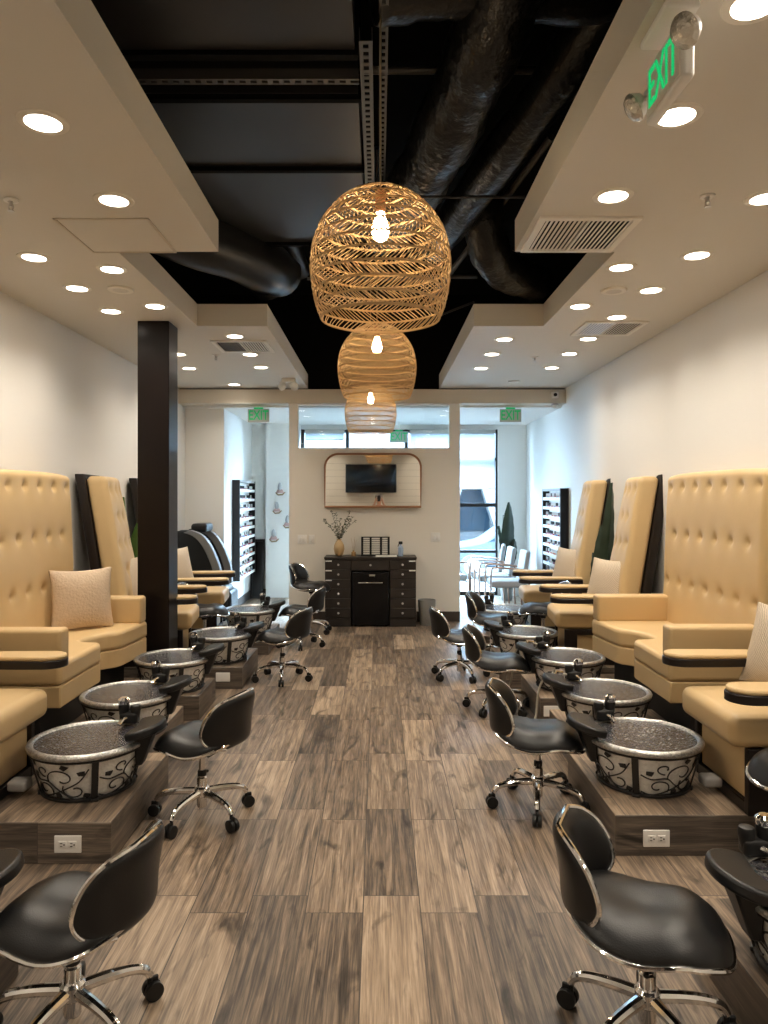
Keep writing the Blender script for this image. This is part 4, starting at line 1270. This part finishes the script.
def corrugated(name, pts, r, label, cat='duct', amp=0.10, ribs=9, m='flex'):
    P = catmull(pts, ribs)
    rs = [r*(1 + amp*math.sin(i*2.1) + 0.05*math.sin(i*0.7)) for i in range(len(P))]
    o = MB().tube(P, rs, 22).build(name, M[m], angle=70)
    return tag(o, label, cat)
corrugated('flexible_duct', [(-0.02,3.02,3.74),(0.35,3.08,3.80),(0.8,3.2,3.86),(1.6,3.3,3.95)], 0.14, 'black foil duct crossing the top of the picture', amp=0.03)
corrugated('flexible_duct', [(0.62,2.75,3.95),(0.52,3.15,3.72),(0.40,3.7,3.60),(0.26,4.3,3.52),(0.12,5.0,3.55),(0.02,5.7,3.7)], 0.17, 'thick crumpled black duct running down beside the near pendant', amp=0.045)
corrugated('flexible_duct', [(1.25,2.9,4.0),(1.02,3.4,3.82),(0.80,4.1,3.68),(0.58,5.0,3.6),(0.46,5.9,3.65)], 0.125, 'thinner black duct right of the thick crumpled one', amp=0.02)
corrugated('flexible_duct', [(0.78,5.2,3.95),(0.76,5.25,3.7),(0.80,5.35,3.5),(0.95,5.6,3.38),(1.3,5.9,3.35)], 0.15, 'black elbow duct above the far right ceiling edge', amp=0.03)
corrugated('round_duct', [(-1.9,4.35,3.42),(-1.4,4.9,3.42),(-0.98,5.55,3.42),(-0.85,6.1,3.5)], 0.20, 'fat black round duct in the left ceiling recess', amp=0.0, m='rduct')
corrugated('round_duct', [(-0.95,5.0,3.75),(-0.98,5.55,3.65),(-0.98,5.9,3.55),(-0.98,6.3,3.48)], 0.17, 'ribbed black duct dropping behind the sheet-metal duct', amp=0.03, m='rduct')
corrugated('round_duct', [(-0.75,5.6,3.72),(-0.73,5.95,3.66),(-0.68,6.3,3.58)], 0.085, 'short black duct stub beyond the sheet-metal duct', amp=0.02, m='rduct')
def pipe(pts, r, label, name='conduit_pipe'):
    o = MB().tube([Vector(p) for p in pts], r, 10).build(name, M['strut'] if r > 0.012 else M['duct'])
    tag(o, label, 'pipe')
pipe([(-0.1,4.05,4.0),(1.3,4.05,4.0)], 0.022, 'grey pipe crossing the black ceiling above the near pendant')
pipe([(0.05,4.2,3.35),(0.85,4.2,3.35)], 0.009, 'thin rod crossing the black ceiling right of the near pendant')
pipe([(-0.62,6.6,3.62),(0.9,6.6,3.62)], 0.02, 'black pipe crossing behind the near pendant')
pipe([(-0.60,6.0,3.42),(0.5,6.05,3.42)], 0.014, 'thin pipe level with the short duct stub')
pipe([(0.5,6.9,3.5),(1.1,4.6,3.9)], 0.025, 'slanting black pipe over the right ceiling recess')
pipe([(0.35,7.6,3.4),(0.95,7.2,3.55)], 0.012, 'short sloping rod beyond the elbow duct')

# ------------------------------------------------------------------ nail polish racks
def rack(loc, rz, length, z0, z1, label, group, n):
    t = thing('polish_rack', label, 'display rack', loc, rz, 'nail polish wall racks')
    # local: x out of the wall, y along the wall
    D_ = 0.105
    for y in (0.0, length-0.03): MB().box(0, D_, y, y+0.03, z0, z1).build('side_panel', M['dkwood'] if y == 0 else M['column'], t, smooth=False)
    MB().box(0, 0.012, 0.03, length-0.03, z0, z1).build('back_panel', M['wall_front'], t, smooth=False)
    mb = MB(); mb.box(0, D_, 0.03, length-0.03, z1-0.03, z1); mb.build('top_board', M['greyplastic'], t, smooth=False)
    rows = 10; pitch = (z1-z0-0.04)/rows
    rc = rz
    for i in range(rows):
        z = z0 + 0.01 + i*pitch
        s = MB().box(0.012, D_-0.005, 0.03, length-0.03, z, z+0.012).build('shelf', M['white'], t, smooth=False)
        MB().box(D_-0.012, D_-0.004, 0.03, length-0.03, z+0.010, z+0.040).build('shelf_lip', M['white'], s, smooth=False)
    Mx = Matrix.Translation(loc) @ Matrix.Rotation(rz, 4, 'Z')
    for i in range(rows):
        z = z0 + 0.01 + i*pitch + 0.012
        for k in range(n):
            y = 0.055 + (length-0.11)*k/(n-1)
            w = Mx @ Vector((0.058, y, z))
            c = BOT[random.randrange(len(BOT))]
            b = c.copy(); COL.objects.link(b); b.location = w; b.rotation_euler = (0,0,random.uniform(0,1))
            tag(b, group[0], 'nail polish', group[1])
    return t
BOT = []
for pm in POLISH:
    me = MB()
    me.lathe([(0.014,0),(0.016,0.003),(0.016,0.034),(0.008,0.042)], 10, mi=0)
    me.lathe([(0.0085,0.042),(0.0085,0.078),(0.006,0.082)], 10, mi=1)
    b0 = me.build('polish_bottle', [pm, M['blackpl'] if len(BOT) % 2 else M['white']], angle=40)
    BOT.append(b0)
rack((-2.05,10.05,0), 0, 1.27, 0.42, 1.84, 'dark-edged rack of nail polish on the pier wall at left', ('small nail polish bottle on the left wall rack beyond the massage chair','nail polish bottles on the left rack'), 15)
rack((XR,10.06,0), PI, 1.0, 0.42, 1.71, 'dark-edged rack of nail polish on the right wall behind the last chair', ('small nail polish bottle on the right wall rack behind the last chair','nail polish bottles on the right rack'), 14)
for b0 in BOT: bpy.data.objects.remove(b0)

# ------------------------------------------------------------------ front room bits
def flower(x, z, s, label):
    t = thing('wall_ornament', label, 'wall ornament', (x, 11.45, z), 0, 'small figures on the white panel')
    MB().lathe([(0.001,0.115*s),(0.020*s,0.10*s),(0.034*s,0.06*s),(0.038*s,0.02*s),(0.02*s,-0.01*s)], 14, (0,-0.03,0)).build('head', M['greyc'], t, angle=60)
    mb2 = MB(); mb2.mark(); mb2.lathe([(0.02*s,0.02*s),(0.045*s,-0.01*s),(0.066*s,-0.05*s),(0.06*s,-0.058*s)], 18); mb2.xf(Matrix.Translation((0,-0.03,0)) @ Matrix.Diagonal((1,0.35,1,1)))
    mb2.build('skirt', M['pink'], t, angle=60)
    mb = MB(); mb.tube([(-0.07*s,-0.03,-0.05*s),(-0.03*s,-0.04,-0.085*s),(0.04*s,-0.04,-0.08*s),(0.085*s,-0.03,-0.04*s)], [0.008*s,0.014*s,0.014*s,0.006*s], 8); mb.build('base', M['cord'], t)
flower(-1.57, 1.72, 1.0, 'topmost pink figure on the white panel left of the partition')
flower(-1.62, 1.42, 0.9, 'pink figure second from the top at the panel left side')
flower(-1.32, 1.55, 0.9, 'pink figure half hidden by the partition edge, upper one')
flower(-1.45, 1.20, 1.0, 'pink figure in the middle of the white panel')
flower(-1.67, 0.98, 1.0, 'lowest pink figure, at the left edge of the white panel')
flower(-1.33, 0.94, 0.9, 'pink figure half hidden by the partition edge, lower one')
# leaning dark frame
t = thing('leaning_frame', 'tall narrow dark framed board leaning in the front left corner', 'framed board', (-1.93, 11.32, 0.0), 0.0)
mb = MB().mark()
mb.box(-0.10,-0.07,0,0.03,0,0.95); mb.box(0.07,0.10,0,0.03,0,0.95); mb.box(-0.10,0.10,0,0.03,0,0.04); mb.box(-0.10,0.10,0,0.03,0.91,0.95)
mb.xf(Matrix.Rotation(R(-13),4,'X')); mb.build('frame', M['dkwood'], t, smooth=False)
mb = MB().mark(); mb.box(-0.07,0.07,0.012,0.02,0.04,0.91); mb.xf(Matrix.Rotation(R(-13),4,'X')); mb.build('board', M['column'], t, smooth=False)
# massage chair
t = thing('massage_chair', 'black and grey massage chair against the pier at left', 'massage chair', (-2.19, 9.0, 0))
def side_prism(P, y0, y1, name, m, bev=0.02):
    mb = MB().mark(); mb.prism(P, -y1, -y0); mb.xf(Matrix.Rotation(PI/2,4,'X'))
    return mb.build(name, M[m], t, bevel=bev, bseg=3)
sp_ = [(p.x, p.y) for p in catmull([(-0.36,0.0,0),(-0.37,0.7,0),(-0.30,1.15,0),(-0.02,1.18,0),(0.10,1.02,0),(0.20,0.75,0),(0.24,0.45,0),(0.22,0.0,0)], 5)]
side_prism(sp_, -0.33, -0.25, 'side_shell', 'leather'); side_prism(sp_, 0.25, 0.33, 'side_shell', 'leather')
side_prism([(-0.34,0.12),(-0.34,0.5),(-0.30,1.1),(-0.12,1.12),(-0.08,0.55),(0.30,0.50),(0.36,0.40),(0.34,0.12)], -0.25, 0.25, 'seat_body', 'leather', 0.04)
band = [(p.x, p.y) for p in catmull([(-0.08,1.20,0),(0.06,1.14,0),(0.18,0.98,0),(0.28,0.72,0),(0.30,0.5,0)], 5)]
band = band + [(x-0.085, y-0.03) for x, y in reversed(band)]
side_prism(band, -0.345, -0.24, 'side_band', 'bandgrey', 0.012); side_prism(band, 0.24, 0.345, 'side_band', 'bandgrey', 0.012)
MB().rbox((-0.02,0.0,1.22), (0.20,0.36,0.11), 0.04, (1,1,1)).build('headrest', M['leather'], t)
MB().rbox((0.33,0.0,0.28), (0.12,0.46,0.34), 0.05, (1,1,1)).build('leg_rest', M['leather'], t)
# banana-leaf plants
def plant(x, y, leaves, m, label, poth=0.32):
    t = thing('potted_plant', label, 'plant', (x, y, 0), 0, 'potted banana-leaf plants')
    MB().lathe([(0.075,0),(0.08,0.004),(0.105,poth),(0.095,poth),(0.09,poth-0.03),(0.001,poth-0.03)], 24).build('pot', M['pot'], t)
    for (h0, h1, w, lx, ly, tw) in leaves:
        mb = MB()
        tilt = Vector((lx, ly, h1-h0))
        d = Vector((math.cos(tw), math.sin(tw), 0)); nn = Vector((-math.sin(tw), math.cos(tw), 0))
        def fn(u, v):
            k = 2*v-1
            ww = w*math.sin(PI*clamp(u*0.93+0.05))**0.7*(1-0.25*u)
            c = Vector((lx*u, ly*u, h0+(h1-h0)*u)) + nn*(0.05*u*u)
            return tuple(c + d*(k*ww/2) + nn*(0.03*abs(k) + 0.006*math.sin(u*40)*abs(k)))
        mb.grid(fn, 22, 8)
        def fn2(u, v):
            p = Vector(fn(u, v)); return tuple(p - nn*0.003)
        mb.grid(fn2, 22, 8, flip=True)
        lf = mb.build('leaf', m, t, angle=80)
        MB().tube([(0,0,poth-0.05), (lx*0.02, ly*0.02, h0+0.02), tuple(Vector((lx*0.5,ly*0.5,h0+(h1-h0)*0.5))+nn*0.0125), tuple(Vector((lx,ly,h1))+nn*0.05)], [0.009,0.008,0.005,0.002], 6).build('stalk', m, lf)
plant(1.98, 11.15, [(0.55,1.52,0.24,0.06,0,0.2),(0.42,0.95,0.24,0.14,-0.06,0.3),(0.45,1.15,0.18,-0.06,0.05,1.0)], M['leaf'], 'dark banana-leaf plant in the corner by the shop window')
plant(2.16, 6.98, [(0.45,1.74,0.16,0.13,0.0,0.15),(0.42,1.32,0.24,0.04,0.02,0.1),(0.42,1.05,0.20,0.0,0.08,0.5)], M['leaf'], 'dark banana-leaf plant between the last two right chairs')
plant(-2.36, 6.88, [(0.45,1.60,0.22,-0.03,0.02,1.9),(0.45,1.35,0.24,0.08,0.0,0.6)], M['leaf_light'], 'green banana-leaf plant left of the dark column')
# waiting chairs
def make_wait():
    t = thing('waiting_chair', 'chair', 'chair', (0,0,0), 0, 'waiting chairs by the shop window')
    MB().rbox((0,0,0.44), (0.46,0.46,0.09), 0.03, (1,1,1)).build('seat', M['seatcloth'], t)
    def wp(x, y, z): return (x - 0.16*(z+0.2), y, z)
    MB().rbox((-0.20,0,0.68), (0.06,0.44,0.40), 0.025, (1,1,2), wp).build('backrest', M['seatcloth'], t)
    for s in (-1, 1):
        y = s*0.25
        pts = catmull([(0.24,y,0.01),(0.245,y,0.35),(0.235,y,0.62),(0.19,y,0.665),(0.0,y,0.655),(-0.22,y,0.63),(-0.27,y,0.55),(-0.25,y,0.3),(-0.27,y,0.01)], 6)
        MB().tube(pts, 0.012, 8).build('arm_frame', M['rosemetal'], t)
    mb = MB()
    for x in (0.22, -0.22): mb.tube([(x,-0.25,0.385),(x,0.25,0.385)], 0.010, 8)
    mb.build('seat_rail', M['rosemetal'], t)
    return t
WC = make_wait()
GW = 'waiting chairs by the shop window'
dup(WC, 'pale metal-armed waiting chair nearest the last pedicure chair', (1.72,9.75,0), PI, GW)
dup(WC, 'pale metal-armed waiting chair in the middle of the window row', (1.66,10.42,0), PI, GW)
dup(WC, 'pale metal-armed waiting chair nearest the corner plant', (1.64,11.0,0), PI-0.15, GW)
dup(WC, 'pale waiting chair mostly hidden by the partition edge', (1.00,10.5,0), 0.2, GW)
# picture and stand on the front right wall
t = thing('framed_notice', 'small pale framed notice on the front wall by the plant', 'picture', (2.07, YF, 1.19))
MB().box(-0.06,0.06,-0.015,0,-0.12,0.12).build('frame', M['greyplastic'], t, bevel=0.003); MB().box(-0.048,0.048,-0.017,-0.015,-0.105,0.105).build('sheet', M['paper'], t, smooth=False)
t = thing('sanitizer_stand', 'white stand in the corner before the framed notice', 'dispenser', (2.02, 11.45, 0))
MB().lathe([(0.12,0),(0.12,0.012),(0.02,0.02)], 24).build('base', M['greyplastic'], t); MB().tube([(0,0,0.01),(0,0,0.75)], 0.016, 10).build('pole', M['steel'], t)
MB().rbox((0,-0.01,0.85), (0.11,0.09,0.28), 0.02, k=2).build('dispenser_box', M['white'], t); MB().rbox((0,-0.01,1.0), (0.12,0.10,0.03), 0.008, k=1).build('lid', M['blackpl'], t)

# ------------------------------------------------------------------ photographer, seen only in the mirror
def person():
    t = thing('person', 'person in a rust top raising a phone, seen in the mirror', 'person', (0.0, -0.36, 0))
    V = {}; verts = []; edges = []; rad = []
    def v(n, p, r, link=None):
        V[n] = len(verts); verts.append(p); rad.append(r)
        if link is not None: edges.append((V[link], V[n]))
    v('pelvis', (0,0,0.90), 0.135)
    v('waist', (0,0,1.05), 0.115, 'pelvis'); v('chest', (0,0,1.24), 0.135, 'waist'); v('neck0', (0,0,1.36), 0.065, 'chest'); v('neck', (0,0.01,1.42), 0.05, 'neck0')
    v('jaw', (0,0.025,1.48), 0.062, 'neck'); v('head', (0,0.015,1.56), 0.085, 'jaw'); v('crown', (0,0.0,1.63), 0.06, 'head')
    v('nose', (0,0.11,1.53), 0.012, 'head')
    for s, n in ((-1,'l'),(1,'r')):
        v('sh'+n, (s*0.16,0,1.32), 0.058, 'chest'); v('el'+n, (s*0.23,0.10,1.16), 0.040, 'sh'+n); v('wr'+n, (s*0.10,0.26,1.46), 0.026, 'el'+n)
        v('pa'+n, (s*0.085,0.285,1.53), 0.028, 'wr'+n)
        for k in range(4):
            z = 1.545 + 0.016*(k-1)
            v('f%d%s' % (k,n), (s*0.078,0.315,z), 0.009, 'pa'+n); v('g%d%s' % (k,n), (s*0.06,0.325,z+0.004), 0.008, 'f%d%s' % (k,n))
        v('th'+n, (s*0.085,0.275,1.575), 0.010, 'pa'+n); v('tt'+n, (s*0.06,0.278,1.59), 0.008, 'th'+n)
        v('hip'+n, (s*0.09,0,0.84), 0.095, 'pelvis'); v('kn'+n, (s*0.10,0.01,0.47), 0.058, 'hip'+n); v('an'+n, (s*0.10,-0.02,0.09), 0.038, 'kn'+n); v('to'+n, (s*0.11,0.12,0.035), 0.034, 'an'+n)
        v('ear'+n, (s*0.085,0.0,1.55), 0.014, 'head')
    me = bpy.data.meshes.new('body'); me.from_pydata(verts, edges, [])
    o = bpy.data.objects.new('body', me); COL.objects.link(o); o.parent = t
    sk = o.modifiers.new('Skin', 'SKIN'); sk.use_smooth_shade = True
    for i, r in enumerate(rad):
        me.skin_vertices[0].data[i].radius = (r, r)
        me.skin_vertices[0].data[i].use_root = (i == 0)
    ss = o.modifiers.new('Sub', 'SUBSURF'); ss.levels = 1; ss.render_levels = 1
    me.materials.append(M['skin'])
    MB().lathe([(0.10,1.50),(0.112,1.57),(0.10,1.64),(0.06,1.69),(0.001,1.70)], 20, (0,-0.022,0)).build('hair', M['hair'], t, angle=70)
    mb = MB().mark(); mb.lathe([(0.155,0.86),(0.16,0.95),(0.14,1.06),(0.165,1.22),(0.15,1.33),(0.075,1.39)], 24); mb.xf(Matrix.Diagonal((1.08,0.9,1,1)))
    for s in (-1, 1): mb.tube([(s*0.13,0,1.33),(s*0.19,0.03,1.27),(s*0.235,0.10,1.15)], [0.075,0.068,0.058], 12)
    mb.build('top', M['rustcloth'], t, angle=60)
    mb = MB()
    for s in (-1, 1): mb.tube([(s*0.08,0,0.90),(s*0.095,0,0.7),(s*0.10,0.01,0.45),(s*0.10,-0.01,0.10)], [0.115,0.105,0.078,0.065], 14)
    mb.build('trousers', M['darkcloth'], t, angle=60)
    ph = MB().rbox((0,-0.022,1.565), (0.075,0.009,0.155), 0.004, k=2).build('phone', M['blackpl'])
    tag(ph, 'dark phone held up by the mirrored person', 'phone')
person()

# ------------------------------------------------------------------ daylight, camera, colour
w = bpy.data.worlds.new('daylight'); S.world = w; w.use_nodes = True
bg = w.node_tree.nodes['Background']
bg.inputs['Color'].default_value = (0.54, 0.765, 1.0, 1); bg.inputs['Strength'].default_value = 50.0
pl = bpy.data.lights.new('window_portal', 'AREA'); pl.shape = 'RECTANGLE'; pl.size = 3.2; pl.size_y = 2.7
pl.cycles.is_portal = True
po = bpy.data.objects.new('window_portal', pl); COL.objects.link(po); po.location = (0.33, YF+0.16, 1.35); po.rotation_euler = (-PI/2, 0, 0)
sun = bpy.data.lights.new('sun', 'SUN'); sun.energy = 2.0; sun.angle = R(1.0); sun.color = (1.0,0.96,0.9)
so = bpy.data.objects.new('sun', sun); COL.objects.link(so); so.rotation_euler = (R(48), 0, R(-25)); so.location = (0, 15, 12)

cam = bpy.data.cameras.new('camera'); co = bpy.data.objects.new('camera', cam); COL.objects.link(co)
co.location = (0, 0, 1.6); co.rotation_euler = (PI/2, 0, 0)
cam.sensor_fit = 'AUTO'; cam.sensor_width = 36.0; cam.lens = 36.0*720/1024
cam.shift_x = 5/1024; cam.shift_y = -15/1024
cam.clip_start = 0.02; cam.clip_end = 200
S.camera = co
S.view_settings.view_transform = 'Standard'; S.view_settings.look = 'None'
S.view_settings.exposure = 0.64; S.view_settings.gamma = 1.0
S.view_settings.use_curve_mapping = False
S.cycles.use_denoising = True
S.cycles.max_bounces = 10; S.cycles.diffuse_bounces = 5; S.cycles.glossy_bounces = 5; S.cycles.transparent_max_bounces = 12
S.cycles.sample_clamp_indirect = 8.0
S.cycles.caustics_reflective = False; S.cycles.caustics_refractive = False
